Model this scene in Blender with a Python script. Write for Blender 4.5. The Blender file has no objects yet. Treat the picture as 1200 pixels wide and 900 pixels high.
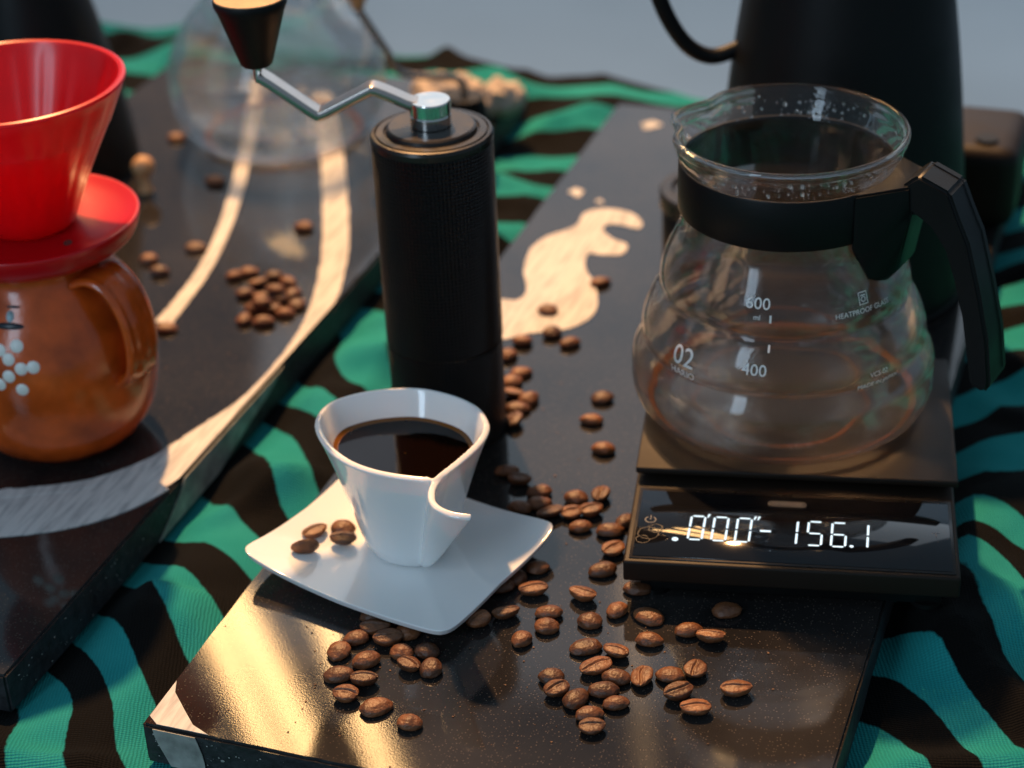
import bpy, bmesh, math, random
import numpy as np
from mathutils import Vector, Matrix, noise
random.seed(7)
sc = bpy.context.scene
PI = math.pi
# ------------------------------------------------------------------ camera
F = 2300.0; TH = math.radians(30.12); RO = math.radians(2.63); CH = 0.468
fw = np.array([0, math.cos(TH), -math.sin(TH)]); r0 = np.array([1.0, 0, 0]); dn = np.cross(fw, r0)
CR = math.cos(RO) * r0 + math.sin(RO) * dn; CD = -math.sin(RO) * r0 + math.cos(RO) * dn
O = np.array([0, 0, CH])
cam = bpy.data.objects.new('camera', bpy.data.cameras.new('camera')); sc.collection.objects.link(cam)
M = Matrix.Identity(4)
for i in range(3):
    M[i][0] = CR[i]; M[i][1] = -CD[i]; M[i][2] = -fw[i]; M[i][3] = O[i]
cam.matrix_world = M
cam.data.sensor_width = 36; cam.data.lens = F / 1200 * 36
cam.data.clip_start = 0.01; cam.data.clip_end = 60
cam.data.dof.use_dof = True; cam.data.dof.focus_distance = 0.735; cam.data.dof.aperture_fstop = 7.0
sc.camera = cam

# ------------------------------------------------------------------ world, lamps, exposure
w = bpy.data.worlds.new('World'); sc.world = w; w.use_nodes = True
bg = w.node_tree.nodes['Background']; bg.inputs[0].default_value = (0.50, 0.72, 0.95, 1); bg.inputs[1].default_value = 0.29
sc.view_settings.view_transform = 'Standard'; sc.view_settings.look = 'None'
sc.view_settings.exposure = 0; sc.view_settings.gamma = 1

def aim(o, loc, target):
    o.location = loc
    o.rotation_euler = (Vector(target) - Vector(loc)).to_track_quat('-Z', 'Y').to_euler()
def area(name, loc, target, sx, sy, power, col, roll=0, spread=180):
    l = bpy.data.lights.new(name, 'AREA'); l.shape = 'RECTANGLE'; l.size = sx; l.size_y = sy; l.energy = power; l.color = col
    l.spread = math.radians(spread)
    o = bpy.data.objects.new(name, l); sc.collection.objects.link(o); aim(o, loc, target)
    if roll: o.rotation_euler.rotate_axis('Z', math.radians(roll))
    return o
def direc(az, el, d):   # az: degrees right of the view direction, el above the horizon
    a = math.radians(az); e = math.radians(el)
    return (d * math.sin(a) * math.cos(e), 0.7 + d * math.cos(a) * math.cos(e), d * math.sin(e))
# warm evening key from behind, a little left
key = bpy.data.lights.new('warm_key_lamp', 'SPOT'); key.energy = 760; key.color = (1.0, 0.54, 0.23)
key.shadow_soft_size = 0.05; key.spot_size = math.radians(24); key.spot_blend = 0.6
ko = bpy.data.objects.new('warm_key_lamp', key); sc.collection.objects.link(ko); aim(ko, direc(-11, 55, 3.2), (-0.02, 0.78, 0))
# the tall cool window behind the photographer
area('cool_window_lamp', (-1.15, -0.75, 1.0), (0, 0.75, 0.05), 0.34, 1.3, 11, (0.60, 0.80, 1.0))
# warm lit window, split into slanting strip lamps so its reflection is streaked
for i, (az, wd, ro_) in enumerate(((-7.9, .044, 14), (-10.4, .054, 19), (-12.9, .042, 15), (-15.5, .056, 20), (-18.3, .050, 16))):
    area('warm_window_strip', direc(az, 41 + (i % 2) * 1.5, 3.0), (0, 0.7, 0), wd, 0.95, wd * 96, (1.0, 0.58, 0.23), roll=ro_)
area('warm_window_strip', (.215, 2.88, 1.95), (0.04, 0.6, 0), 0.022, 0.60, 0.13, (1.0, 0.6, 0.28), roll=6)
area('warm_window_strip', (.55, 2.89, 1.90), (0.1, 0.6, 0), 0.07, 0.12, 0.07, (1.0, 0.6, 0.28), roll=30)
# broad pale lamp added beyond the table to lift the slabs' grey reflection
area('slab_reflection_lamp', direc(16, 25, 3.8), (0, 0.8, 0), 3.2, 2.2, 17, (0.80, 0.90, 1.0))
# ------------------------------------------------------------------ measuring helpers
def ray(x, y): return fw + CR * (x - 600) / F + CD * (y - 450) / F
def G(x, y, z=0.0):
    d = ray(x, y); q = O + d * (z - CH) / d[2]; return Vector((q[0], q[1], z))

# ------------------------------------------------------------------ material helpers
def mat(name, base, rough=0.5, metal=0.0, vary=0.0, vscale=60, bump=0.0, bscale=300, rvary=0.0, **kw):
    m = bpy.data.materials.new(name); m.use_nodes = True; nt = m.node_tree; b = nt.nodes['Principled BSDF']
    b.inputs['Base Color'].default_value = (*base, 1); b.inputs['Roughness'].default_value = rough; b.inputs['Metallic'].default_value = metal
    for k, v in kw.items(): b.inputs[k.replace('_', ' ')].default_value = v
    tc = nt.nodes.new('ShaderNodeTexCoord')
    if vary or rvary:
        n = nt.nodes.new('ShaderNodeTexNoise'); n.inputs['Scale'].default_value = vscale; n.inputs['Detail'].default_value = 6
        nt.links.new(tc.outputs['Object'], n.inputs['Vector'])
        if vary:
            r = nt.nodes.new('ShaderNodeMapRange'); r.inputs[1].default_value = .3; r.inputs[2].default_value = .7
            r.inputs[3].default_value = 1 - vary; r.inputs[4].default_value = 1 + vary
            nt.links.new(n.outputs[0], r.inputs[0])
            mx = nt.nodes.new('ShaderNodeVectorMath'); mx.operation = 'SCALE'; mx.inputs[0].default_value = base
            nt.links.new(r.outputs[0], mx.inputs['Scale']); nt.links.new(mx.outputs[0], b.inputs['Base Color'])
        if rvary:
            r = nt.nodes.new('ShaderNodeMapRange'); r.inputs[1].default_value = .3; r.inputs[2].default_value = .7
            r.inputs[3].default_value = max(0.01, rough - rvary); r.inputs[4].default_value = rough + rvary
            nt.links.new(n.outputs[0], r.inputs[0]); nt.links.new(r.outputs[0], b.inputs['Roughness'])
    if bump:
        n2 = nt.nodes.new('ShaderNodeTexNoise'); n2.inputs['Scale'].default_value = bscale; n2.inputs['Detail'].default_value = 5
        nt.links.new(tc.outputs['Object'], n2.inputs['Vector'])
        bp = nt.nodes.new('ShaderNodeBump'); bp.inputs['Strength'].default_value = bump; bp.inputs['Distance'].default_value = 0.0006
        nt.links.new(n2.outputs[0], bp.inputs['Height']); nt.links.new(bp.outputs[0], b.inputs['Normal'])
    return m
def N(nt, t, **kw):
    n = nt.nodes.new(t)
    for k, v in kw.items(): setattr(n, k, v)
    return n

MT = {}
# polished black stone with fine speckle, scuffs and dust
m = bpy.data.materials.new('polished_black_stone'); m.use_nodes = True; nt = m.node_tree; b = nt.nodes['Principled BSDF']; L = nt.links.new
tc = N(nt, 'ShaderNodeTexCoord')
v = N(nt, 'ShaderNodeTexVoronoi'); v.inputs['Scale'].default_value = 900; L(tc.outputs['Object'], v.inputs['Vector'])
r1 = N(nt, 'ShaderNodeValToRGB'); r1.color_ramp.elements[0].position = .10; r1.color_ramp.elements[0].color = (1, 1, 1, 1); r1.color_ramp.elements[1].position = .30; r1.color_ramp.elements[1].color = (0, 0, 0, 1)
L(v.outputs['Distance'], r1.inputs[0])
sep = N(nt, 'ShaderNodeSeparateColor'); L(v.outputs['Color'], sep.inputs[0])
th = N(nt, 'ShaderNodeMath', operation='GREATER_THAN'); th.inputs[1].default_value = .55; L(sep.outputs[0], th.inputs[0])
sp = N(nt, 'ShaderNodeMath', operation='MULTIPLY'); L(r1.outputs[0], sp.inputs[0]); L(th.outputs[0], sp.inputs[1])
n1 = N(nt, 'ShaderNodeTexNoise'); n1.inputs['Scale'].default_value = 14; n1.inputs['Detail'].default_value = 7; L(tc.outputs['Object'], n1.inputs['Vector'])
r2 = N(nt, 'ShaderNodeValToRGB'); r2.color_ramp.elements[0].position = .35; r2.color_ramp.elements[0].color = (.013, .012, .012, 1); r2.color_ramp.elements[1].position = .75; r2.color_ramp.elements[1].color = (.034, .031, .029, 1)
L(n1.outputs[0], r2.inputs[0])
mx = N(nt, 'ShaderNodeMix', data_type='RGBA'); L(sp.outputs[0], mx.inputs[0]); L(r2.outputs[0], mx.inputs[6]); mx.inputs[7].default_value = (.12, .095, .075, 1)
L(mx.outputs[2], b.inputs['Base Color'])
n3 = N(nt, 'ShaderNodeTexNoise'); n3.inputs['Scale'].default_value = 9; n3.inputs['Detail'].default_value = 9; n3.inputs['Roughness'].default_value = .65; L(tc.outputs['Object'], n3.inputs['Vector'])
mr = N(nt, 'ShaderNodeMapRange'); mr.inputs[1].default_value = .35; mr.inputs[2].default_value = .75; mr.inputs[3].default_value = .036; mr.inputs[4].default_value = .066
L(n3.outputs[0], mr.inputs[0]); L(mr.outputs[0], b.inputs['Roughness'])
n4 = N(nt, 'ShaderNodeTexNoise'); n4.inputs['Scale'].default_value = 1400; L(tc.outputs['Object'], n4.inputs['Vector'])
bp = N(nt, 'ShaderNodeBump'); bp.inputs['Strength'].default_value = .035; bp.inputs['Distance'].default_value = .0002; L(n4.outputs[0], bp.inputs['Height']); L(bp.outputs[0], b.inputs['Normal'])
b.inputs['IOR'].default_value = 1.5
MT['stone'] = m
MT['chip'] = mat('chipped_stone_edge', (.020, .022, .025), .62, vary=.6, vscale=220, bump=.9, bscale=500)
# hand painted cream band
m = mat('cream_paint', (.60, .53, .46), .6, vary=.22, vscale=70, bump=.25, bscale=700)
nt = m.node_tree; b = nt.nodes['Principled BSDF']; tc = N(nt, 'ShaderNodeTexCoord'); mp = N(nt, 'ShaderNodeMapping'); mp.inputs['Scale'].default_value = (60, 7, 1)
n = N(nt, 'ShaderNodeTexNoise'); n.inputs['Scale'].default_value = 6; n.inputs['Detail'].default_value = 7; n.inputs['Distortion'].default_value = .6
nt.links.new(tc.outputs['Object'], mp.inputs[0]); nt.links.new(mp.outputs[0], n.inputs['Vector'])
r = N(nt, 'ShaderNodeValToRGB'); r.color_ramp.elements[0].position = .33; r.color_ramp.elements[0].color = (.35, .35, .35, 1); r.color_ramp.elements[1].position = .56; r.color_ramp.elements[1].color = (.60, .585, .565, 1)
nt.links.new(n.outputs[0], r.inputs[0]); nt.links.new(r.outputs[0], b.inputs['Base Color'])
MT['paint'] = m
# cloth: woven stripes
m = bpy.data.materials.new('striped_cotton'); m.use_nodes = True; nt = m.node_tree; b = nt.nodes['Principled BSDF']; L = nt.links.new
at = N(nt, 'ShaderNodeUVMap'); sx_ = N(nt, 'ShaderNodeSeparateXYZ'); L(at.outputs[0], sx_.inputs[0])
tc = N(nt, 'ShaderNodeTexCoord')
nn = N(nt, 'ShaderNodeTexNoise'); nn.inputs['Scale'].default_value = 260; L(tc.outputs['Object'], nn.inputs['Vector'])
ad = N(nt, 'ShaderNodeMath', operation='MULTIPLY_ADD'); ad.inputs[1].default_value = .03; L(nn.outputs[0], ad.inputs[0]); L(sx_.outputs[0], ad.inputs[2])
fr = N(nt, 'ShaderNodeMath', operation='PINGPONG'); fr.inputs[1].default_value = .5; L(ad.outputs[0], fr.inputs[0])   # 0 at stripe centre, .5 between
rp = N(nt, 'ShaderNodeMapRange'); rp.inputs[1].default_value = .235; rp.inputs[2].default_value = .255; L(fr.outputs[0], rp.inputs[0])
n5 = N(nt, 'ShaderNodeTexNoise'); n5.inputs['Scale'].default_value = 40; n5.inputs['Detail'].default_value = 6; L(tc.outputs['Object'], n5.inputs['Vector'])
ct = N(nt, 'ShaderNodeMix', data_type='RGBA'); L(n5.outputs[0], ct.inputs[0]); ct.inputs[6].default_value = (.004, .205, .205, 1); ct.inputs[7].default_value = (.026, .295, .29, 1)
cm = N(nt, 'ShaderNodeMix', data_type='RGBA'); L(rp.outputs[0], cm.inputs[0]); L(ct.outputs[2], cm.inputs[6]); cm.inputs[7].default_value = (.0032, .0028, .0027, 1)
wv = N(nt, 'ShaderNodeTexWave'); wv.inputs['Scale'].default_value = 230; wv.inputs['Distortion'].default_value = 2.5; wv.inputs['Detail'].default_value = 3; L(tc.outputs['Object'], wv.inputs['Vector'])
wv2 = N(nt, 'ShaderNodeTexWave', bands_direction='Y'); wv2.inputs['Scale'].default_value = 300; wv2.inputs['Distortion'].default_value = 2.0; L(tc.outputs['Object'], wv2.inputs['Vector'])
am = N(nt, 'ShaderNodeMath', operation='ADD'); L(wv.outputs[0], am.inputs[0]); L(wv2.outputs[0], am.inputs[1])
bp = N(nt, 'ShaderNodeBump'); tr = N(nt, 'ShaderNodeMapRange'); tr.inputs[1].default_value = 0; tr.inputs[2].default_value = 2; tr.inputs[3].default_value = .80; tr.inputs[4].default_value = 1.18; L(am.outputs[0], tr.inputs[0])
vm = N(nt, 'ShaderNodeVectorMath', operation='SCALE'); L(cm.outputs[2], vm.inputs[0]); L(tr.outputs[0], vm.inputs['Scale']); L(vm.outputs[0], b.inputs['Base Color'])
bp.inputs['Strength'].default_value = .45; bp.inputs['Distance'].default_value = .0006; L(am.outputs[0], bp.inputs['Height']); L(bp.outputs[0], b.inputs['Normal'])
b.inputs['Roughness'].default_value = .85; b.inputs['Sheen Weight'].default_value = .02; b.inputs['Sheen Tint'].default_value = (.6, .8, .8, 1); b.inputs['Specular IOR Level'].default_value = .08
MT['cloth'] = m
MT['porcelain'] = mat('white_glazed_porcelain', (.86, .86, .85), .12, bump=.03, bscale=60, Coat_Weight=.4, Coat_Roughness=.05, Subsurface_Weight=.05)
MT['blackplastic'] = mat('black_satin_plastic', (.005, .005, .005), .42, bump=.12, bscale=1500, rvary=.08, vscale=30)
MT['scaleplastic'] = mat('black_scale_body', (.014, .009, .006), .50, bump=.15, bscale=1800, rvary=.08, vscale=25)
MT['panel'] = mat('glossy_black_panel', (.006, .006, .007), .05, rvary=.03, vscale=50)
MT['matte_black'] = mat('matte_black_metal', (.004, .004, .004), .48, rvary=.06, vscale=40)
MT['anod'] = mat('black_anodised_aluminium', (.035, .030, .027), .30, .6, rvary=.06, vscale=90)
MT['steel'] = mat('polished_steel', (.78, .76, .73), .16, 1.0, rvary=.05, vscale=200)
MT['armsteel'] = mat('satin_steel', (.58, .50, .45), .22, 1.0, rvary=.05, vscale=150)
MT['darksteel'] = mat('dark_brushed_steel', (.30, .27, .25), .26, 1.0, rvary=.06, vscale=150)
MT['wood'] = mat('pale_turned_wood', (.50, .27, .12), .5, vary=.2, vscale=90, bump=.3)
MT['creamstuff'] = mat('cream_linen', (.50, .41, .33), .8, vary=.15, vscale=60, bump=.6)
MT['red'] = mat('translucent_red_plastic', (.52, .0015, .006), .28, Subsurface_Weight=.28, Subsurface_Scale=.015, Subsurface_Radius=(1.0, .12, .05))
MT['clay'] = mat('glazed_brown_clay', (.54, .082, .009), .20, vary=.38, vscale=55, bump=.45, bscale=160, rvary=.06, Coat_Weight=.15, Coat_Roughness=.08)
MT['dots'] = mat('cream_slip_dots', (.80, .79, .74), .4, bump=.2)
MT['slipdark'] = mat('dark_slip_paint', (.015, .02, .03), .3)
MT['slipblue'] = mat('pale_blue_slip_paint', (.30, .42, .46), .35, vary=.3, vscale=300)
MT['print'] = mat('white_print', (.80, .80, .78), .5)
MT['faint'] = mat('grey_print', (.11, .11, .12), .4)
MT['smudge'] = mat('dried_coffee_smudge', (.035, .028, .022), .6, vary=.5, vscale=500)
for k in ('blackplastic', 'matte_black', 'scaleplastic'): MT[k].node_tree.nodes['Principled BSDF'].inputs['Specular IOR Level'].default_value = .22
MT['crumb'] = mat('coffee_chaff', (.16, .08, .04), .7, vary=.6, vscale=300)
MT['coffee'] = mat('black_coffee', (.0040, .0016, .0008), .03)
MT['coffee'].node_tree.nodes['Principled BSDF'].inputs['IOR'].default_value = 1.33
MT['crema'] = mat('amber_coffee_rim', (.16, .060, .010), .12)
MT['floor'] = mat('grey_painted_floor', (.54, .63, .69), .7, vary=.12, vscale=1.3)
MT['tablewood'] = mat('dark_table_wood', (.06, .04, .03), .5, vary=.3, vscale=8)
m = bpy.data.materials.new('display_light'); m.use_nodes = True; nt = m.node_tree; nt.nodes.clear()
em = N(nt, 'ShaderNodeEmission'); em.inputs[0].default_value = (.80, .93, 1, 1); em.inputs[1].default_value = 1.3
oo = N(nt, 'ShaderNodeOutputMaterial'); nt.links.new(em.outputs[0], oo.inputs[0]); MT['led'] = m
def glass(name, col, rough=0.0, warm_haze=0.0, thin=0.0):
    m = bpy.data.materials.new(name); m.use_nodes = True; nt = m.node_tree; b = nt.nodes['Principled BSDF']
    b.inputs['Base Color'].default_value = (*col, 1); b.inputs['Roughness'].default_value = rough
    b.inputs['Transmission Weight'].default_value = 1; b.inputs['IOR'].default_value = 1.47
    tc = N(nt, 'ShaderNodeTexCoord'); n = N(nt, 'ShaderNodeTexNoise'); n.inputs['Scale'].default_value = 30; n.inputs['Detail'].default_value = 3
    nt.links.new(tc.outputs['Object'], n.inputs['Vector'])
    bp = N(nt, 'ShaderNodeBump'); bp.inputs['Strength'].default_value = .06; bp.inputs['Distance'].default_value = .001
    nt.links.new(n.outputs[0], bp.inputs['Height']); nt.links.new(bp.outputs[0], b.inputs['Normal'])
    if warm_haze:
        # warm translucent haze mixed into the glass so it looks lit
        n2 = N(nt, 'ShaderNodeTexNoise'); n2.inputs['Scale'].default_value = 22; n2.inputs['Detail'].default_value = 8
        nt.links.new(tc.outputs['Object'], n2.inputs['Vector'])
        r = N(nt, 'ShaderNodeMapRange'); r.inputs[1].default_value = .40; r.inputs[2].default_value = .75; r.inputs[3].default_value = warm_haze * .15; r.inputs[4].default_value = warm_haze
        nt.links.new(n2.outputs[0], r.inputs[0])
        d = N(nt, 'ShaderNodeBsdfTranslucent'); d.inputs[0].default_value = (.75, .58, .42, 1)
        d2 = N(nt, 'ShaderNodeBsdfDiffuse'); d2.inputs[0].default_value = (.60, .50, .42, 1)
        ms = N(nt, 'ShaderNodeMixShader'); nt.links.new(d.outputs[0], ms.inputs[1]); nt.links.new(d2.outputs[0], ms.inputs[2])
        mm = N(nt, 'ShaderNodeMixShader'); out = nt.nodes['Material Output']
        nt.links.new(r.outputs[0], mm.inputs[0]); nt.links.new(b.outputs[0], mm.inputs[1]); nt.links.new(ms.outputs[0], mm.inputs[2])
        nt.links.new(mm.outputs[0], out.inputs[0])
    if thin:
        # thin walls: most light passes straight through, the rest refracts and mirrors
        out = nt.nodes['Material Output']; src = out.inputs[0].links[0].from_socket
        tr = N(nt, 'ShaderNodeBsdfTransparent'); tr.inputs[0].default_value = (.97, .98, .98, 1); ms = N(nt, 'ShaderNodeMixShader'); ms.inputs[0].default_value = thin
        nt.links.new(src, ms.inputs[1]); nt.links.new(tr.outputs[0], ms.inputs[2]); nt.links.new(ms.outputs[0], out.inputs[0])
    return m
MT['glass'] = glass('clear_heatproof_glass', (1, 1, 1), 0.0, warm_haze=.05, thin=.42)
MT['glass2'] = glass('clear_thin_glass', (1, 1, 1), 0.0, thin=.62)
MT['amber'] = mat('amber_coffee_residue', (.55, .17, .02), .1, Transmission_Weight=.6)
MT['drop'] = glass('water_drop', (1, 1, 1), 0.0)
# coffee bean
m = bpy.data.materials.new('roasted_bean'); m.use_nodes = True; nt = m.node_tree; b = nt.nodes['Principled BSDF']; L = nt.links.new
tc = N(nt, 'ShaderNodeTexCoord'); oi = N(nt, 'ShaderNodeObjectInfo')
n = N(nt, 'ShaderNodeTexNoise', noise_dimensions='4D'); n.inputs['Scale'].default_value = 260; n.inputs['Detail'].default_value = 6
ml = N(nt, 'ShaderNodeMath', operation='MULTIPLY'); ml.inputs[1].default_value = 9; L(oi.outputs['Random'], ml.inputs[0]); L(ml.outputs[0], n.inputs['W'])
L(tc.outputs['Object'], n.inputs['Vector'])
cr = N(nt, 'ShaderNodeValToRGB'); cr.color_ramp.elements[0].position = .3; cr.color_ramp.elements[0].color = (.075, .026, .010, 1); cr.color_ramp.elements[1].position = .75; cr.color_ramp.elements[1].color = (.23, .085, .029, 1)
L(n.outputs[0], cr.inputs[0])
hs = N(nt, 'ShaderNodeHueSaturation'); mr = N(nt, 'ShaderNodeMapRange'); mr.inputs[3].default_value = .50; mr.inputs[4].default_value = 1.30; L(oi.outputs['Random'], mr.inputs[0]); L(mr.outputs[0], hs.inputs['Value']); L(cr.outputs[0], hs.inputs['Color'])
atc = N(nt, 'ShaderNodeAttribute', attribute_name='crease')
mx = N(nt, 'ShaderNodeMix', data_type='RGBA'); L(atc.outputs['Fac'], mx.inputs[0]); L(hs.outputs[0], mx.inputs[6]); mx.inputs[7].default_value = (.40, .26, .14, 1)
L(mx.outputs[2], b.inputs['Base Color'])
n2 = N(nt, 'ShaderNodeTexNoise'); n2.inputs['Scale'].default_value = 700; n2.inputs['Detail'].default_value = 6; L(tc.outputs['Object'], n2.inputs['Vector'])
bp = N(nt, 'ShaderNodeBump'); bp.inputs['Strength'].default_value = .6; bp.inputs['Distance'].default_value = .0008; L(n2.outputs[0], bp.inputs['Height']); L(bp.outputs[0], b.inputs['Normal'])
b.inputs['Roughness'].default_value = .47
MT['bean'] = m

# ------------------------------------------------------------------ object helpers
def link(name, me, material, parent=None, smooth=False):
    if material: me.materials.append(MT[material] if isinstance(material, str) else material)
    if smooth: me.polygons.foreach_set('use_smooth', [True] * len(me.polygons))
    o = bpy.data.objects.new(name, me); sc.collection.objects.link(o)
    if parent:
        o.parent = parent; o.matrix_parent_inverse = Matrix.Identity(4)
    return o
def from_py(name, vs, fs, material, parent=None, smooth=False, fix=False):
    me = bpy.data.meshes.new(name); me.from_pydata([tuple(v) for v in vs], [], fs)
    if fix:
        bm = bmesh.new(); bm.from_mesh(me); bmesh.ops.recalc_face_normals(bm, faces=bm.faces); bm.to_mesh(me); bm.free()
    me.update()
    return link(name, me, material, parent, smooth)
def from_bm(name, bm, material, parent=None, smooth=False):
    bmesh.ops.recalc_face_normals(bm, faces=bm.faces)
    me = bpy.data.meshes.new(name); bm.to_mesh(me); bm.free()
    return link(name, me, material, parent, smooth)
def thing(name, label, cat, loc=(0, 0, 0), rz=0, group=None):
    o = bpy.data.objects.new(name, None); sc.collection.objects.link(o); o.location = loc; o.rotation_euler = (0, 0, rz)
    o.empty_display_size = .02
    tag(o, label, cat, group); return o
def tag(o, label, cat, group=None):
    o['label'] = label; o['category'] = cat
    if group: o['group'] = group
def autosmooth(o, ang=35):
    me = o.data; me.polygons.foreach_set('use_smooth', [True] * len(me.polygons))
    me.set_sharp_from_angle(angle=math.radians(ang))
def lathe(name, prof, material, parent=None, n=96, loc=(0, 0, 0), mod=None, closed=False, sharp=40):
    """prof: list of (r,z).  mod(a, r, z) -> (r, z)"""
    vs = []; fs = []
    k = len(prof)
    for i in range(n):
        a = 2 * PI * i / n
        for (r, z) in prof:
            if mod: r, z = mod(a, r, z)
            vs.append((loc[0] + r * math.cos(a), loc[1] + r * math.sin(a), loc[2] + z))
    kk = k if closed else k - 1
    for i in range(n):
        j = (i + 1) % n
        for q in range(kk):
            q2 = (q + 1) % k
            fs.append((i * k + q, j * k + q, j * k + q2, i * k + q2))
    me = bpy.data.meshes.new(name); me.from_pydata(vs, [], fs)
    bm = bmesh.new(); bm.from_mesh(me); bmesh.ops.remove_doubles(bm, verts=bm.verts, dist=1e-6)
    bmesh.ops.recalc_face_normals(bm, faces=bm.faces); bm.to_mesh(me); bm.free()
    o = link(name, me, material, parent); autosmooth(o, sharp); return o
def smoothprof(pts, sub=6):
    """Catmull-Rom through (r,z) points"""
    out = []
    P = [pts[0]] + list(pts) + [pts[-1]]
    for i in range(1, len(P) - 2):
        for s in range(sub):
            t = s / sub
            out.append(tuple(0.5 * ((2 * P[i][k]) + (-P[i-1][k] + P[i+1][k]) * t + (2 * P[i-1][k] - 5 * P[i][k] + 4 * P[i+1][k] - P[i+2][k]) * t * t + (-P[i-1][k] + 3 * P[i][k] - 3 * P[i+1][k] + P[i+2][k]) * t ** 3) for k in range(len(pts[0]))))
    out.append(tuple(pts[-1])); return out
def box(name, x0, x1, y0, y1, z0, z1, material, parent=None, bevel=.001, seg=2):
    bm = bmesh.new(); bmesh.ops.create_cube(bm, size=1)
    for v in bm.verts: v.co = Vector(((x0 + x1) / 2 + v.co.x * (x1 - x0), (y0 + y1) / 2 + v.co.y * (y1 - y0), (z0 + z1) / 2 + v.co.z * (z1 - z0)))
    if bevel: bmesh.ops.bevel(bm, geom=bm.edges[:], offset=bevel, segments=seg, affect='EDGES', profile=.6)
    o = from_bm(name, bm, material, parent); autosmooth(o, 50); return o
def slabmesh(name, poly, z0, z1, material, parent=None, bevel=0, seg=2):
    bm = bmesh.new(); vs = [bm.verts.new((p[0], p[1], z0)) for p in poly]; f = bm.faces.new(vs)
    e = bmesh.ops.extrude_face_region(bm, geom=[f]); bmesh.ops.translate(bm, verts=[v for v in e['geom'] if isinstance(v, bmesh.types.BMVert)], vec=(0, 0, z1 - z0))
    if bevel: bmesh.ops.bevel(bm, geom=bm.edges[:], offset=bevel, segments=seg, affect='EDGES')
    o = from_bm(name, bm, material, parent); autosmooth(o, 45); return o
def tube(name, pts, rad, material, parent=None, n=14, rads=None, flat=None, up=(0, 0, 1)):
    vs = []; fs = []; m = len(pts); pts = [Vector(p) for p in pts]; up = Vector(up)
    for i, p in enumerate(pts):
        t = (pts[min(i + 1, m - 1)] - pts[max(i - 1, 0)]).normalized()
        s = t.cross(up); s = s.normalized() if s.length > 1e-4 else Vector((1, 0, 0)); u = s.cross(t).normalized()
        r = rads[i] if rads else rad
        for j in range(n):
            a = 2 * PI * j / n
            ca, sa = math.cos(a), math.sin(a)
            if flat:   # rounded rectangle section
                e = .25; ca = math.copysign(abs(ca) ** e, ca); sa = math.copysign(abs(sa) ** e, sa)
                vs.append(p + s * ca * flat[0] + u * sa * flat[1])
            else: vs.append(p + s * ca * r + u * sa * r)
    for i in range(m - 1):
        for j in range(n): fs.append((i * n + j, i * n + (j + 1) % n, (i + 1) * n + (j + 1) % n, (i + 1) * n + j))
    fs.append(tuple(range(n))); fs.append(tuple((m - 1) * n + j for j in range(n)))
    o = from_py(name, vs, fs, material, parent, fix=True); autosmooth(o, 40); return o
def curvepts(pts, sub=8):
    return [Vector(p) for p in smoothprof([tuple(p) for p in pts], sub)]

# ------------------------------------------------------------------ the setting: floor, table, cloth
bm = bmesh.new(); bmesh.ops.create_grid(bm, x_segments=2, y_segments=2, size=9)
for v in bm.verts: v.co.z = -.76; v.co.y += 5
o = from_bm('floor', bm, 'floor'); o['kind'] = 'structure'
TA = math.radians(-24.0)
ex = Vector((math.cos(TA), math.sin(TA), 0)); ey = Vector((-math.sin(TA), math.cos(TA), 0)); TO = Vector((.0095, 1.252, 0))
def tp(u, v, z): return TO + ex * u + ey * v + Vector((0, 0, z))
tt = thing('table', 'dark wooden table under the striped cloth', 'table', (0, 0, -.76))
def tbox(name, u0, u1, v0, v1, z0, z1):
    vs = [tp(u, v, z + .76) for z in (z0, z1) for (u, v) in ((u0, v0), (u1, v0), (u1, v1), (u0, v1))]
    return from_py(name, vs, [(0, 3, 2, 1), (4, 5, 6, 7), (0, 1, 5, 4), (1, 2, 6, 5), (2, 3, 7, 6), (3, 0, 4, 7)], 'tablewood', tt)
tbox('tabletop', -.98, .78, -1.02, -.012, -.062, -.030)
for (u, v) in ((-.94, -.98), (.68, -.98), (-.94, -.09), (.68, -.09)): tbox('leg', u, u + .06, v, v + .06, -.76, -.062)

SA = math.radians(-20.5)
sxv = Vector((math.cos(SA), math.sin(SA), 0)); syv = Vector((-math.sin(SA), math.cos(SA), 0))
R0 = Vector((-.1431, .5689, 0)); SW, SL = .2495, .622
L0 = Vector((-.2000, .6005, 0)) - sxv * SW
def in_slab(p, org, marg):
    d = p - org; u = d.dot(sxv); v = d.dot(syv)
    dx = max(-u, u - SW, 0); dy = max(-v, v - SL, 0)
    return math.hypot(dx, dy)
ctrl = [((60,815),1),((48,850),1),((42,885),1),((110,830),1.5),((115,735),2),((143,787),2),((165,858),2),((175,740),2.5),((176,662),3),((213,693),3),((243,745),3),
        ((256,662),3.5),((212,602),4),((248,606),4),((285,630),4),((300,575),4.5),((316,500),5),((333,533),5),((352,582),5),((375,478),6),((440,365),7),((430,400),7),((425,445),7),
        ((575,270),10),((605,268),10),((640,262),10),((590,220),11),((640,218),11),((600,182),12),((665,180),12),((620,140),13),((695,135),13),((620,103),14),((740,108),14.1),((200,60),14.3),((160,75),14),
        ((1030,865),0),((1060,893),0),((1062,757),1),((1120,810),1),((1180,875),1),((1090,720),1.5),((1160,790),1.5),((1143,648),2),((1185,702),2),((1199,730),2),
        ((1132,600),3),((1160,612),3),((1197,634),3),((1140,535),4),((1195,512),4),((1140,463),5),((1195,437),5),((1190,335),7),((1185,293),8),((1185,245),9),((1195,185),10),((1165,490),4.5),((1165,575),3.5),((1095,612),3.05),((1095,537),4.1),((1095,463),5.1),((1095,400),6),((1095,335),7.05),((1100,270),8.5)]
X = np.array([[*G(*p, -.012)[:2]] for p, _ in ctrl]); Yv = np.array([l for _, l in ctrl])
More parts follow.
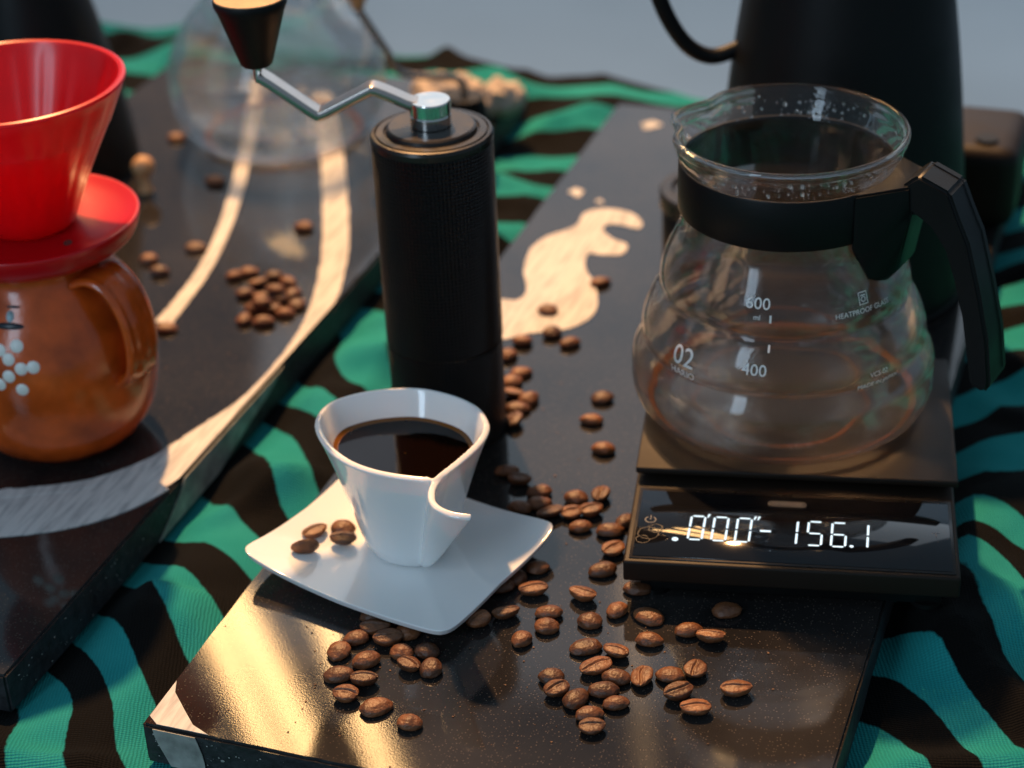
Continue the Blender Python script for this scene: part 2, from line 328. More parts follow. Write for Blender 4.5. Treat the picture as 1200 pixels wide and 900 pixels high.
def U(d): return d * d * np.log(np.maximum(d, 1e-9))
n_ = len(X); K = U(np.linalg.norm(X[:, None] - X[None], axis=2)) + np.eye(n_) * 1e-5
Pm = np.hstack([np.ones((n_, 1)), X]); A = np.block([[K, Pm], [Pm.T, np.zeros((3, 3))]])
W = np.linalg.solve(A, np.concatenate([Yv, np.zeros(3)]))
def phase(q):
    return U(np.linalg.norm(q[:, None] - X[None], axis=2)) @ W[:n_] + W[n_] + q @ W[n_ + 1:]
du = .0042
us = np.arange(-.90, .74, du); vsn = np.arange(-.95, .052, du)
nu, nv = len(us), len(vsn); verts = []
for j, v_ in enumerate(vsn):
    for i, u_ in enumerate(us):
        vv = v_; drop = 0
        if v_ > 0: drop = v_; vv = min(v_, .004)
        p = tp(u_, vv, 0)
        d = min(in_slab(p, R0, 0), in_slab(p, L0, 0))
        k = min(1, d / .022)
        q = Vector((p.x * 7 + 3, p.y * 7, .3)); a = noise.noise(q) * .010 + noise.noise(q * 2.7) * .006
        wr = 1 - abs(noise.noise(Vector((p.x * 11 + p.y * 9, p.y * 3 - p.x * 3, 1.7)))) * 3.0
        a += max(0, wr) * .009
        w2 = 1 - abs(noise.noise(Vector((p.x * 5 - p.y * 14, p.y * 5 + p.x * 9, 6.1)))) * 5.0
        a += max(0, w2) * .0045 + noise.noise(Vector((p.x * 60, p.y * 60, 2))) * .0007
        z = -.0205 + k * (.004 + a)
        z = min(max(z, -.0275), .002)
        if d <= 0: z = -.0205
        verts.append((p.x, p.y, z - drop))
faces = [(j * nu + i, j * nu + i + 1, (j + 1) * nu + i + 1, (j + 1) * nu + i) for j in range(nv - 1) for i in range(nu - 1)]
o = from_py('tablecloth', verts, faces, 'cloth', smooth=True)
ph = phase(np.array([[p[0], p[1]] for p in verts]))
uvl = o.data.uv_layers.new(name='UVMap')
uvarr = np.zeros((len(verts), 2)); uvarr[:, 0] = ph; uvarr[:, 1] = np.array([p[0] * 14 + p[1] * 7 for p in verts])
li = np.zeros(len(o.data.loops), dtype=np.int32); o.data.loops.foreach_get('vertex_index', li)
uvl.data.foreach_set('uv', uvarr[li].ravel())
so = o.modifiers.new('s', 'SOLIDIFY'); so.thickness = .0008; so.offset = -1
tag(o, 'wrinkled cotton tablecloth with wavy teal and black stripes under the slabs', 'tablecloth')

# ------------------------------------------------------------------ stone slabs
def stone_slab(org, label, name='stone_slab'):
    t = thing(name, label, 'stone slab', (org.x, org.y, -.0185), SA)
    bm = bmesh.new(); bmesh.ops.create_cube(bm, size=1)
    for v in bm.verts: v.co = Vector(((v.co.x + .5) * SW, (v.co.y + .5) * SL, (v.co.z + .5) * .0185))
    bmesh.ops.bevel(bm, geom=bm.edges[:], offset=.0011, segments=2, affect='EDGES')
    # uneven hand-finished edge
    bmesh.ops.subdivide_edges(bm, edges=[e for e in bm.edges if e.calc_length() > .1], cuts=60, use_grid_fill=True)
    for v in bm.verts:
        f = min(v.co.x, SW - v.co.x, v.co.y, SL - v.co.y)
        if f < .0015:
            q = v.co * 160; v.co.x += noise.noise(q) * .00045; v.co.y += noise.noise(q + Vector((5, 5, 5))) * .00045
    o = from_bm('slab_body', bm, 'stone', t); autosmooth(o, 35)
    o.data.materials.append(MT['chip'])
    for f in o.data.polygons:
        if abs(f.normal.z) < .4: f.material_index = 1
    return t
SR = stone_slab(R0, 'black polished stone slab under the cup, beans and scale, cream splotch behind')
SLf = stone_slab(L0, 'black polished stone slab with long curved cream painted lines, under the brown jug')
def to_local(t_org, p):
    d = Vector((p[0], p[1], 0)) - t_org; return Vector((d.dot(sxv), d.dot(syv), 0))
def paint(parent, org, outline_px, name='paint_stroke', z=.0185, th=.00025, smooth=True):
    pts = [to_local(org, G(*p)) for p in outline_px]
    if smooth:
        pts = smoothprof([(p.x, p.y) for p in pts] + [(pts[0].x, pts[0].y)], 6)[:-1]
        pts = [Vector((a, b_, 0)) for a, b_ in pts]
    pts = [Vector((min(max(p.x, .0012), SW - .0012), min(max(p.y, .0012), SL - .0012), 0)) for p in pts]
    out = []
    for i, p in enumerate(pts):
        q = p * 400; r = Vector((noise.noise(q), noise.noise(q + Vector((9, 9, 9))), 0)) * .0004
        if .002 < p.x < SW - .002 and .002 < p.y < SL - .002: p = p + r
        if not out or (p - out[-1]).length > 1e-5: out.append(p)
    bm = bmesh.new(); vs = [bm.verts.new((p.x, p.y, z + .00005)) for p in out]
    f = bm.faces.new(vs); bmesh.ops.triangulate(bm, faces=[f])
    e = bmesh.ops.extrude_face_region(bm, geom=bm.faces[:]); bmesh.ops.translate(bm, verts=[v for v in e['geom'] if isinstance(v, bmesh.types.BMVert)], vec=(0, 0, th))
    return from_bm(name, bm, 'paint', parent)
def stroke(parent, org, line, widths, th=.00025):
    c = smoothprof([(*to_local(org, G(*p))[:2], wd) for p, wd in zip(line, widths)], 14)
    Lp = []; Rp = []
    for i, p in enumerate(c):
        a = Vector(c[max(i - 1, 0)][:2]); b_ = Vector(c[min(i + 1, len(c) - 1)][:2]); t = (b_ - a).normalized(); n = Vector((-t.y, t.x))
        wl = p[2] * (1 + .10 * noise.noise(Vector((i * .4, 1, 2))) + .05 * noise.noise(Vector((i * 2.3, 4, 2)))); wr_ = p[2] * (1 + .10 * noise.noise(Vector((i * .4, 7, 2))) + .05 * noise.noise(Vector((i * 2.3, 9, 2))))
        Lp.append(Vector(p[:2]) + n * wl); Rp.append(Vector(p[:2]) - n * wr_)
    vs = []; fs = []
    cl = lambda q: (min(max(q.x, .0006), SW - .0006), min(max(q.y, .0012), SL - .0012))
    for l, r in zip(Lp, Rp):
        l = cl(l); r = cl(r)
        vs += [(l[0], l[1], .01853), (l[0], l[1], .01853 + th), (r[0], r[1], .01853 + th), (r[0], r[1], .01853)]
    m_ = len(Lp)
    for i in range(m_ - 1):
        for q in range(4): fs.append((i * 4 + q, i * 4 + (q + 1) % 4, (i + 1) * 4 + (q + 1) % 4, (i + 1) * 4 + q))
    fs += [(0, 1, 2, 3), (m_ * 4 - 4, m_ * 4 - 3, m_ * 4 - 2, m_ * 4 - 1)]
    return from_py('paint_stroke', vs, fs, 'paint', parent, fix=True)
# left slab lines
stroke(SLf, L0, [(-60, 601), (20, 596), (100, 586), (180, 556), (240, 514), (300, 468), (345, 415), (375, 365), (392, 300), (392, 220), (385, 150), (378, 110)],
       [.0165, .0160, .0145, .0125, .0095, .0070, .0058, .0062, .0072, .0072, .0068, .006])
stroke(SLf, L0, [(192, 378), (215, 350), (240, 315), (262, 270), (278, 220), (290, 165), (298, 110), (300, 90)], [.0048, .0042, .0038, .0038, .0040, .0038, .0035, .0030])
stroke(SLf, L0, [(-60, 626), (20, 622), (90, 612), (150, 594), (195, 572)], [.0040, .0042, .0038, .0030, .0022], th=.0005)
stroke(SLf, L0, [(-60, 583), (30, 577), (110, 566), (180, 540), (225, 512)], [.0030, .0032, .0034, .0028, .0018], th=.00045)
stroke(SLf, L0, [(372, 372), (388, 310), (386, 240), (378, 170)], [.0014, .0018, .0018, .0012], th=.00045)
# right slab splotches
paint(SR, R0, [(570, 392), (582, 354), (606, 352), (617, 340), (614, 316), (622, 292), (642, 277), (664, 270), (678, 262), (684, 251), (704, 245), (734, 248), (751, 258), (749, 268), (730, 264), (713, 263), (707, 270), (718, 280), (735, 287), (729, 298), (706, 299), (689, 298), (686, 314), (698, 336), (699, 362), (684, 378), (655, 388), (620, 391), (590, 398)])
for (x, y, rx, ry) in ((676, 226, 8, 4), (703, 236, 4, 2.5), (762, 147, 11, 4)):
    paint(SR, R0, [(x + rx * math.cos(a) * (1 + .35 * math.sin(3 * a + x)), y + ry * math.sin(a) * (1 + .3 * math.cos(2 * a + x))) for a in np.linspace(0, 2 * PI, 11)[:-1]])
paint(SR, R0, [(170, 838), (196, 796), (205, 812), (216, 832), (226, 850), (239, 868), (205, 860), (180, 854)], smooth=False)
# band continuing over the front face of the right slab
def facepaint(parent, us_, name='paint_stroke'):
    vs = []; fs = []
    for (u0, u1, z) in us_:
        vs += [(u0, -.0007, z), (u1, -.0007, z), (u0, -.0004, z), (u1, -.0004, z)]
    for i in range(len(us_) - 1):
        a = i * 4; fs += [(a, a + 1, a + 5, a + 4), (a + 2, a + 6, a + 7, a + 3), (a, a + 4, a + 6, a + 2), (a + 1, a + 3, a + 7, a + 5)]
    fs += [(0, 2, 3, 1), (len(us_) * 4 - 4, len(us_) * 4 - 3, len(us_) * 4 - 1, len(us_) * 4 - 2)]
    return from_py(name, vs, fs, MT['paint2'], parent, fix=True)
MT['paint2'] = mat('greyer_cream_paint', (.30, .31, .29), .6, vary=.35, vscale=120, bump=.5)  # darker, greyer cream than the top bands, for the slab side faces
facepaint(SR, [(.0050, .0225, .0175), (.0055, .0235, .014), (.0068, .0245, .010), (.0085, .0250, .006), (.0105, .0250, .001)])
# stroke where the band runs over the near edge face of the left slab
vs = []; rows = [(.148, .252, .0172), (.142, .235, .012), (.132, .205, .007), (.120, .178, .001)]
for (v0, v1, z) in rows: vs += [(SW + .0007, v0, z), (SW + .0007, v1, z), (SW + .0003, v0, z), (SW + .0003, v1, z)]
fs = []
for i in range(3):
    a = i * 4; fs += [(a, a + 1, a + 5, a + 4), (a + 2, a + 6, a + 7, a + 3), (a, a + 4, a + 6, a + 2), (a + 1, a + 3, a + 7, a + 5)]
fs += [(0, 2, 3, 1), (12, 13, 15, 14)]
from_py('paint_stroke', vs, fs, MT['paint2'], SLf, fix=True)
# chips and paint flecks along the slab faces
ch = []
cf = []
def fleck(c, r, nrm, tx):
    base = len(ch); n = 6
    for i in range(n):
        a = 2 * PI * i / n; rr = r * random.uniform(.6, 1.2)
        ch.append(c + tx * rr * math.cos(a) + Vector((0, 0, 1)) * rr * .7 * math.sin(a) + nrm * .00012)
    ch.append(c + nrm * .00035)
    for i in range(n): cf.append((base + i, base + (i + 1) % n, base + n))
for k in range(90):
    u = random.uniform(.002, SW - .002) if k > 30 else random.uniform(.002, .06)
    fleck(Vector((u, -.0005, random.uniform(.002, .0165))), random.uniform(.00015, .0009) * random.choice((.6, .6, 1)), Vector((0, -1, 0)), Vector((1, 0, 0)))
o = from_py('paint_fleck', ch, cf, MT['paint2'], SR); o['kind'] = 'stuff'
ch = []; cf = []
for k in range(110):
    fleck(Vector((SW + .0005, random.uniform(.002, .34), random.uniform(.003, .0165))), random.uniform(.00015, .0006), Vector((1, 0, 0)), Vector((0, 1, 0)))
o = from_py('paint_fleck', ch, cf, MT['paint2'], SLf); o['kind'] = 'stuff'

# ------------------------------------------------------------------ scale
SCY = -.1696
S = thing('coffee_scale', 'slim black coffee scale with lit white digits, glass server standing on it', 'kitchen scale', (.0402, .6300, 0), SCY)
box('scale_body', 0, .130, 0, .160, .0105, .0200, 'scaleplastic', S, .0012, 3)
box('lower_shell', .006, .124, .008, .152, .0015, .0108, 'blackplastic', S, .001, 2)
box('platform', -.0002, .1312, .0582, .160, .0234, .0264, 'scaleplastic', S, .0009, 3)
box('platform_mount', .010, .120, .066, .150, .0195, .0236, 'blackplastic', S, 0)
box('display_bezel', .0022, .1282, .0022, .0525, .0199, .0205, 'anod', S, .0002, 1)
dp = box('display_panel', .0034, .1270, .0034, .0500, .0204, .0209, 'panel', S, .0002, 1)
for (x, y) in ((.012, .012), (.118, .012), (.012, .148), (.118, .148)): lathe('rubber_foot', [(0, 0), (.006, 0), (.006, .002), (0, .002)], 'blackplastic', S, 16, (x, y, 0))
ZD = .02095
def poly_flat(name, pts, z, th, material, parent):
    bm = bmesh.new(); f = bm.faces.new([bm.verts.new((x, y, z)) for x, y in pts])
    e = bmesh.ops.extrude_face_region(bm, geom=[f]); bmesh.ops.translate(bm, verts=[v for v in e['geom'] if isinstance(v, bmesh.types.BMVert)], vec=(0, 0, th))
    return bm
SEG = {'0': 'abcdef', '1': 'bc', '5': 'afgcd', '6': 'afgedc'}
def digit(ch_, cx, cy, wd=.0055, h=.0165, t=.0009, sl=.04):
    g = .00045
    segs = {'a': ((0 + g, h), (wd - g, h)), 'g': ((g, h / 2), (wd - g, h / 2)), 'd': ((g, 0), (wd - g, 0)),
            'b': ((wd, h / 2 + g), (wd, h - g)), 'c': ((wd, g), (wd, h / 2 - g)), 'f': ((0, h / 2 + g), (0, h - g)), 'e': ((0, g), (0, h / 2 - g))}
    bm = bmesh.new()
    for s in SEG[ch_]:
        (x0, y0), (x1, y1) = segs[s]; d = Vector((x1 - x0, y1 - y0)).normalized(); n = Vector((-d.y, d.x)) * t / 2; a = Vector((x0, y0)); b_ = Vector((x1, y1)); e = d * t * .45
        pts = [a + e * .1, a + e + n, b_ - e + n, b_ - e * .1, b_ - e - n, a + e - n]
        pts = [(cx - wd / 2 + p.x + sl * p.y, cy - h / 2 + p.y) for p in pts]
        f = bm.faces.new([bm.verts.new((x, y, ZD)) for x, y in pts])
    e = bmesh.ops.extrude_face_region(bm, geom=bm.faces[:]); bmesh.ops.translate(bm, verts=[v for v in e['geom'] if isinstance(v, bmesh.types.BMVert)], vec=(0, 0, .0001))
    return from_bm('digit', bm, 'led', dp)
for c, x in (('0', .0270), ('0', .0363), ('0', .0456), ('5', .0738), ('6', .0832)): digit(c, x, .0242)
digit('1', .0640, .0242); digit('1', .0918, .0242)
def blob(name, pts): 
    bm = poly_flat(name, pts, ZD, .0001, None, None); return from_bm(name, bm, 'led', dp)
def circ(cx, cy, r, n=16): return [(cx + r * math.cos(2 * PI * i / n), cy + r * math.sin(2 * PI * i / n)) for i in range(n)]
blob('decimal_point', circ(.0885, .0166, .0008)); blob('indicator_dot', circ(.0193, .0155, .0013))
blob('minus_sign', [(.0525, .0236), (.0568, .0236), (.0568, .0248), (.0525, .0248)])
for x in (.0314, .0500, .0515): blob('tick_mark', [(x - .0003, .0318), (x + .0002, .0318), (x + .0010, .0342), (x + .0001, .0342)])
def text_mesh(s, size, align='CENTER', shear=0):
    c = bpy.data.curves.new('t', 'FONT'); c.body = s; c.size = size; c.align_x = align; c.align_y = 'CENTER'; c.resolution_u = 3; c.shear = shear
    o = bpy.data.objects.new('t', c); sc.collection.objects.link(o); bpy.context.view_layer.update()
    me = bpy.data.meshes.new_from_object(o.evaluated_get(bpy.context.evaluated_depsgraph_get())); bpy.data.objects.remove(o); bpy.data.curves.remove(c)
    return me
def flat_text(s, size, x, y, z, material, parent, name):
    me = text_mesh(s, size)
    for v in me.vertices: v.co = Vector((v.co.x + x, v.co.y + y, z))
    return link(name, me, material, parent)
pill = [(.0565 + .0016 * math.cos(a), .0442 + .0021 * math.sin(a)) for a in np.linspace(PI / 2, 3 * PI / 2, 9)] + [(.0690 + .0016 * math.cos(a), .0442 + .0021 * math.sin(a)) for a in np.linspace(-PI / 2, PI / 2, 9)]
MT['pillm'] = mat('faint_grey_badge', (.035, .036, .038), .3)
bg_ = from_bm('badge', poly_flat('badge', pill, .02093, .00006, None, None), 'pillm', dp)
flat_text('TIMEMORE', .0026, .0627, .0442, .02101, 'faint', dp, 'badge_lettering')
flat_text('T', .0052, .1215, .0270, .02094, 'faint', dp, 'tare_mark')
# power symbol
def arc_band(cx, cy, r, t, a0, a1, z, n=20):
    vs = []; fs = []
    for i in range(n + 1):
        a = a0 + (a1 - a0) * i / n
        vs += [(cx + (r - t) * math.cos(a), cy + (r - t) * math.sin(a), z), (cx + (r + t) * math.cos(a), cy + (r + t) * math.sin(a), z)]
    for i in range(n): fs.append((2 * i, 2 * i + 1, 2 * i + 3, 2 * i + 2))
    return vs, fs
vs, fs = arc_band(.0085, .0285, .0021, .00022, math.radians(120), math.radians(420), .02094)
b0 = len(vs); vs += [(.0083, .0285, .02094), (.0087, .0285, .02094), (.0087, .0316, .02094), (.0083, .0316, .02094)]; fs.append((b0, b0 + 1, b0 + 2, b0 + 3))
from_py('power_mark', vs, fs, 'faint', dp)
# dried coffee smudges
for (cx, cy, r) in ((.0085, .0190, .0042), (.0110, .0225, .0028), (.0065, .0145, .0026)):
    vs, fs = arc_band(cx, cy, r, .00016, 0, 2 * PI, .02094, 30)
    vs = [(x + noise.noise(Vector((x * 700, y * 700, 0))) * .0007, y + noise.noise(Vector((x * 700, y * 700, 5))) * .0007, z) for x, y, z in vs]
    from_py('smudge', vs, fs, 'smudge', dp)

# ------------------------------------------------------------------ glass server
CX, CY = .1168, .7357; CB = .0264
SV = thing('glass_server', 'clear glass coffee server with black collar and handle standing on the scale', 'coffee server', (CX, CY, CB))
outer = [(.0005, .0008), (.042, .0006), (.0500, .0010), (.0578, .0034), (.0622, .0080), (.0643, .0145), (.0646, .0215), (.0638, .0285), (.0606, .0345), (.0598, .0362),
         (.0603, .0395), (.0592, .0460), (.0560, .0535), (.0526, .0580), (.0521, .0596), (.0524, .0640), (.0505, .0720), (.0470, .0800), (.0445, .0855), (.0437, .0900), (.0432, .0990), (.0431, .1130), (.0437, .1160),
         (.0452, .1188), (.0467, .1218), (.0474, .1244), (.0480, .1254), (.0484, .1268)]
so_ = smoothprof(outer, 4)
inner = [(max(r - .0019, .0004), z + .0) for r, z in so_]
inner = [(r, max(z, .0030)) for r, z in inner]
profc = so_ + [(.0483, .1281), (.0476, .1290), (.0466, .1291), (.0458, .1284), (.0455, .1272)] + inner[::-1]
SPA = math.radians(152)
def spoutmod(a, r, z):
    if z < .114: return r, z
    d = (a - SPA + PI) % (2 * PI) - PI
    k = min(1, (z - .114) / .012); g = math.exp(-(d / .16) ** 2); g2 = math.exp(-((abs(d) - .36) / .16) ** 2)
    return r + .0030 * k * g - .0030 * k * g2, z - .0010 * k * g
gb = lathe('glass_body', profc, 'glass', SV, 160, mod=spoutmod, closed=True, sharp=60)
tg = (('02', .0118, -141.2, .0452, 0, 'print'), ('HARIO', .0044, -141.0, .0383, 0, 'print'), ('600', .0068, -110.6, .0735, 0, 'print'), ('400', .0068, -109.6, .0478, 0, 'print'),
      ('HEATPROOF GLASS', .0031, -60.5, .0675, 0, 'print'), ('VCS-02', .0030, -58.2, .0418, 0, 'print'), ('MADE IN JAPAN', .0030, -58.2, .0378, 0, 'print'), ('ml', .0030, -110.6, .0682, 0, 'print'))
op = np.array(so_)
k_ = np.argmax(op[:, 1] > .001)
def rad_at(z): return float(np.interp(z, op[k_:, 1], op[k_:, 0]))
def wrap(me, ang, zc):
    a0 = math.radians(ang); R_ = rad_at(zc)
    for v in me.vertices:
        slope = (rad_at(zc + .001) - rad_at(zc - .001)) / .002
        dz = v.co.y / math.sqrt(1 + slope * slope); z = zc + dz; a = a0 + v.co.x / R_; r = rad_at(z) + .00012
        v.co = Vector((r * math.cos(a), r * math.sin(a), z))
for s, size, ang, zc, sh, mm_ in tg:
    me = text_mesh(s, size); wrap(me, ang, zc); link('printed_lettering', me, mm_, gb)
def wrapped(vs, fs, ang, zc, name='printed_mark'):
    me = bpy.data.meshes.new(name); me.from_pydata(vs, [], fs); wrap(me, ang, zc); return link(name, me, 'print', gb)
for zc in (.0560, .0440): wrapped([(-.0004, -.0016, 0), (.0004, -.0016, 0), (.0004, .0016, 0), (-.0004, .0016, 0)], [(0, 1, 2, 3)], -104.5, zc + .012)
# heatproof emblem: small square frame with a cup inside
def frame(w_, h_, t):
    vs = [(-w_, -h_, 0), (w_, -h_, 0), (w_, h_, 0), (-w_, h_, 0), (-w_ + t, -h_ + t, 0), (w_ - t, -h_ + t, 0), (w_ - t, h_ - t, 0), (-w_ + t, h_ - t, 0)]
    return vs, [(0, 1, 5, 4), (1, 2, 6, 5), (2, 3, 7, 6), (3, 0, 4, 7)]
vs, fs = frame(.0021, .0026, .0003); wrapped(vs, fs, -60.5, .0725)
vs, fs = arc_band(0, -.0004, .0010, .00015, 0, 2 * PI, 0, 14); wrapped(vs, fs, -60.5, .0725)
wrapped([(-.0012, .0010, 0), (.0012, .0010, 0), (.0012, .0014, 0), (-.0012, .0014, 0)], [(0, 1, 2, 3)], -60.5, .0725)
# black collar and clasp
lathe('collar', [(.0438, .0945), (.0446, .0945), (.0450, .0952), (.0448, .1150), (.0445, .1157), (.0437, .1157)], 'blackplastic', SV, 128, closed=True, sharp=50)
HA = math.radians(-33)
def hp(r, s, z): return Vector((r * math.cos(HA) - s * math.sin(HA), r * math.sin(HA) + s * math.cos(HA), z))
# s negative = towards camera
bm = bmesh.new()
for (r, s, z) in [(r_, s_ * g_, z_) for g_ in (-1, 1) for (r_, s_, z_) in ((.0385, .0235, .0920), (.0385, .0235, .1155), (.0415, .0225, .0885), (.0445, .0185, .0775), (.0485, .0100, .0745), (.0500, .0130, .1165), (.0565, .0096, .1175), (.0575, .0096, .1060), (.0530, .0096, .0800))]:
    bm.verts.new(hp(r, s, z))
hull = bmesh.ops.convex_hull(bm, input=bm.verts[:]); bmesh.ops.delete(bm, geom=[v for v in bm.verts if not v.link_faces], context='VERTS')
bmesh.ops.dissolve_limit(bm, angle_limit=.05, verts=bm.verts[:], edges=bm.edges[:]); bmesh.ops.bevel(bm, geom=bm.edges[:], offset=.0009, segments=2, affect='EDGES')
o = from_bm('handle_clasp', bm, 'blackplastic', SV); autosmooth(o, 40)
prof_h = [(.0520, .1040), (.0520, .1165), (.0560, .1205), (.0590, .1228), (.0720, .1180), (.0765, .1080), (.0815, .0980), (.0875, .0780), (.0925, .0580), (.0950, .0400), (.0945, .0360), (.0925, .0345),
          (.0865, .0365), (.0845, .0480), (.0810, .0660), (.0765, .0810), (.0720, .0930), (.0655, .1015), (.0600, .1050), (.0570, .1060)]
bm = bmesh.new()
def hw(z): return .0092 + .0012 * min(1, max(0, (.11 - z) / .09))
for sg in (-1, 1):
    pass
va = [bm.verts.new(hp(r, -hw(z), z)) for r, z in prof_h]; vb = [bm.verts.new(hp(r, hw(z), z)) for r, z in prof_h]
bm.faces.new(va); bm.faces.new(vb[::-1])
nh = len(prof_h)
for i in range(nh): j = (i + 1) % nh; bm.faces.new((va[i], vb[i], vb[j], va[j]))
bmesh.ops.recalc_face_normals(bm, faces=bm.faces)
bmesh.ops.bevel(bm, geom=[e for e in bm.edges if e.calc_face_angle(0) > .6], offset=.0013, segments=3, affect='EDGES')
o = from_bm('handle', bm, 'blackplastic', SV); autosmooth(o, 35)
# parting line along the top and outer face of the handle
pl = [hp(r + .0003, .0045, z + .0001) for r, z in prof_h[3:10]]
tube('seam', pl, .00022, 'matte_black', SV, 6)
# coffee left in the bottom of the server
lathe_r = lathe('coffee_residue', [(.0556, .0051), (.0568, .0058), (.0580, .0070), (.0577, .0071), (.0564, .0060), (.0553, .0052)], 'amber', None, 96, (CX, CY, CB), closed=True)
tag(lathe_r, 'thin amber ring of leftover coffee around the base of the glass server', 'coffee')
# condensation drops under the rim, both sides
vs = []; fs = []
rd = random.Random(3)
ib = bmesh.new(); bmesh.ops.create_icosphere(ib, subdivisions=1, radius=1); iv = [v.co.copy() for v in ib.verts]; iff = [tuple(v.index for v in f.verts) for f in ib.faces]; ib.free()
for k in range(230):
    a = rd.choice((rd.gauss(-2.05, .35), rd.gauss(-.9, .3), rd.uniform(0, 2 * PI), rd.gauss(1.5, .7))); z = rd.uniform(.1165, .1245); r = rd.choice((.0003, .0004, .0006, .0009)) * rd.uniform(.7, 1.2)
    R_ = rad_at(z) - .0019
    c = Vector((R_ * math.cos(a), R_ * math.sin(a), z)); nr = Vector((math.cos(a), math.sin(a), 0)); b0 = len(vs)
    for q in iv:
        p = q * r; rn = p.dot(nr); vs.append(c + p - nr * rn * .55)
    fs += [tuple(b0 + i for i in f) for f in iff]
o = from_py('water_droplets', vs, fs, 'drop', SV, smooth=True); o['kind'] = 'stuff'

# ------------------------------------------------------------------ hand grinder
GX, GY = -.029, .771
GR = thing('hand_coffee_grinder', 'tall black knurled hand coffee grinder with steel crank behind the cup', 'coffee grinder', (GX, GY, 0))
# finely knurled grip: diamond-square studs, real relief
def knurl():
    m = mat('knurled_black_aluminium', (.014, .014, .015), .32, .5)
    nt = m.node_tree; b = nt.nodes['Principled BSDF']; tc = N(nt, 'ShaderNodeTexCoord'); s = N(nt, 'ShaderNodeSeparateXYZ'); nt.links.new(tc.outputs['Object'], s.inputs[0])
    at2 = N(nt, 'ShaderNodeMath', operation='ARCTAN2'); nt.links.new(s.outputs[1], at2.inputs[0]); nt.links.new(s.outputs[0], at2.inputs[1])
    m1 = N(nt, 'ShaderNodeMath', operation='MULTIPLY'); m1.inputs[1].default_value = 96; nt.links.new(at2.outputs[0], m1.inputs[0]); c1 = N(nt, 'ShaderNodeMath', operation='COSINE'); nt.links.new(m1.outputs[0], c1.inputs[0])
    m2 = N(nt, 'ShaderNodeMath', operation='MULTIPLY'); m2.inputs[1].default_value = 2 * PI / .0017; nt.links.new(s.outputs[2], m2.inputs[0]); c2 = N(nt, 'ShaderNodeMath', operation='COSINE'); nt.links.new(m2.outputs[0], c2.inputs[0])
    mm = N(nt, 'ShaderNodeMath', operation='ADD'); nt.links.new(c1.outputs[0], mm.inputs[0]); nt.links.new(c2.outputs[0], mm.inputs[1])
    bp = N(nt, 'ShaderNodeBump'); bp.inputs['Strength'].default_value = 1; bp.inputs['Distance'].default_value = .0009; nt.links.new(mm.outputs[0], bp.inputs['Height']); nt.links.new(bp.outputs[0], b.inputs['Normal'])
    return m
MT['knurl'] = knurl()
lathe('grip', [(.0257, .0480), (.0260, .0484), (.0260, .1420), (.0257, .1424)], 'knurl', GR, 160, sharp=50)
lathe('catch_cup', [(0, 0), (.0245, 0), (.0257, .0012), (.0257, .0465), (.0252, .0474), (.0245, .0476)], 'knurl', GR, 128, sharp=50)
lathe('joint_ring', [(.0240, .0474), (.0251, .0476), (.0254, .0478), (.0251, .0482), (.0240, .0484)], 'anod', GR, 96)
lathe('top_ring', [(.0250, .1420), (.0261, .1424), (.0262, .1448), (.0255, .1462), (.0243, .1464), (.0239, .1454), (.0235, .1454)], 'anod', GR, 128, sharp=25)
lathe('cap', [(.0236, .1450), (.0234, .1466), (.0205, .1468), (.0200, .1460), (.0195, .1461), (.0190, .1482), (.0180, .1488), (0, .1488)], 'anod', GR, 128, sharp=25)
lathe('crank_hub', [(.0078, .1488), (.0086, .1491), (.0087, .1535), (.0084, .1539), (.0087, .1543), (.0088, .1596), (.0084, .1602), (0, .1603)], 'steel', GR, 64, sharp=25)
aza = math.radians(176)
def gp(r, z, s=0): return Vector((r * math.cos(aza) - s * math.sin(aza), r * math.sin(aza) + s * math.cos(aza), z))
arm = [gp(.004, .1580), gp(.0085, .1590), gp(.0150, .1622), gp(.0225, .1655), gp(.0250, .1652), gp(.0300, .1628), gp(.0400, .1578), gp(.0460, .1550), gp(.0490, .1560), gp(.0580, .1630), gp(.0670, .1700), gp(.0710, .1725)]
tube('crank_arm', curvepts(arm, 4), .002, 'armsteel', GR, 20, flat=(.0046, .0021))
tube('knob_pin', [gp(.0712, .1705), gp(.0712, .1775)], .0019, 'steel', GR, 12)
lathe('knob', [(0, .1770), (.0058, .1770), (.0068, .1780), (.0140, .2010), (.0152, .2035), (.0153, .2055), (.0149, .2062), (.0148, .2062)], 'matte_black', GR, 64, tuple(gp(.0712, 0)))
lathe('knob_inlay', [(.0148, .2060), (.0146, .2066), (.008, .2070), (0, .2070)], 'wood', GR, 48, tuple(gp(.0712, 0)))
# the thin steel clip on the grinder's right side
ib2 = bmesh.new(); bmesh.ops.create_icosphere(ib2, subdivisions=2, radius=1); iv_ = [v.co.copy() for v in ib2.verts]; if_ = [tuple(v.index for v in f.verts) for f in ib2.faces]; ib2.free()
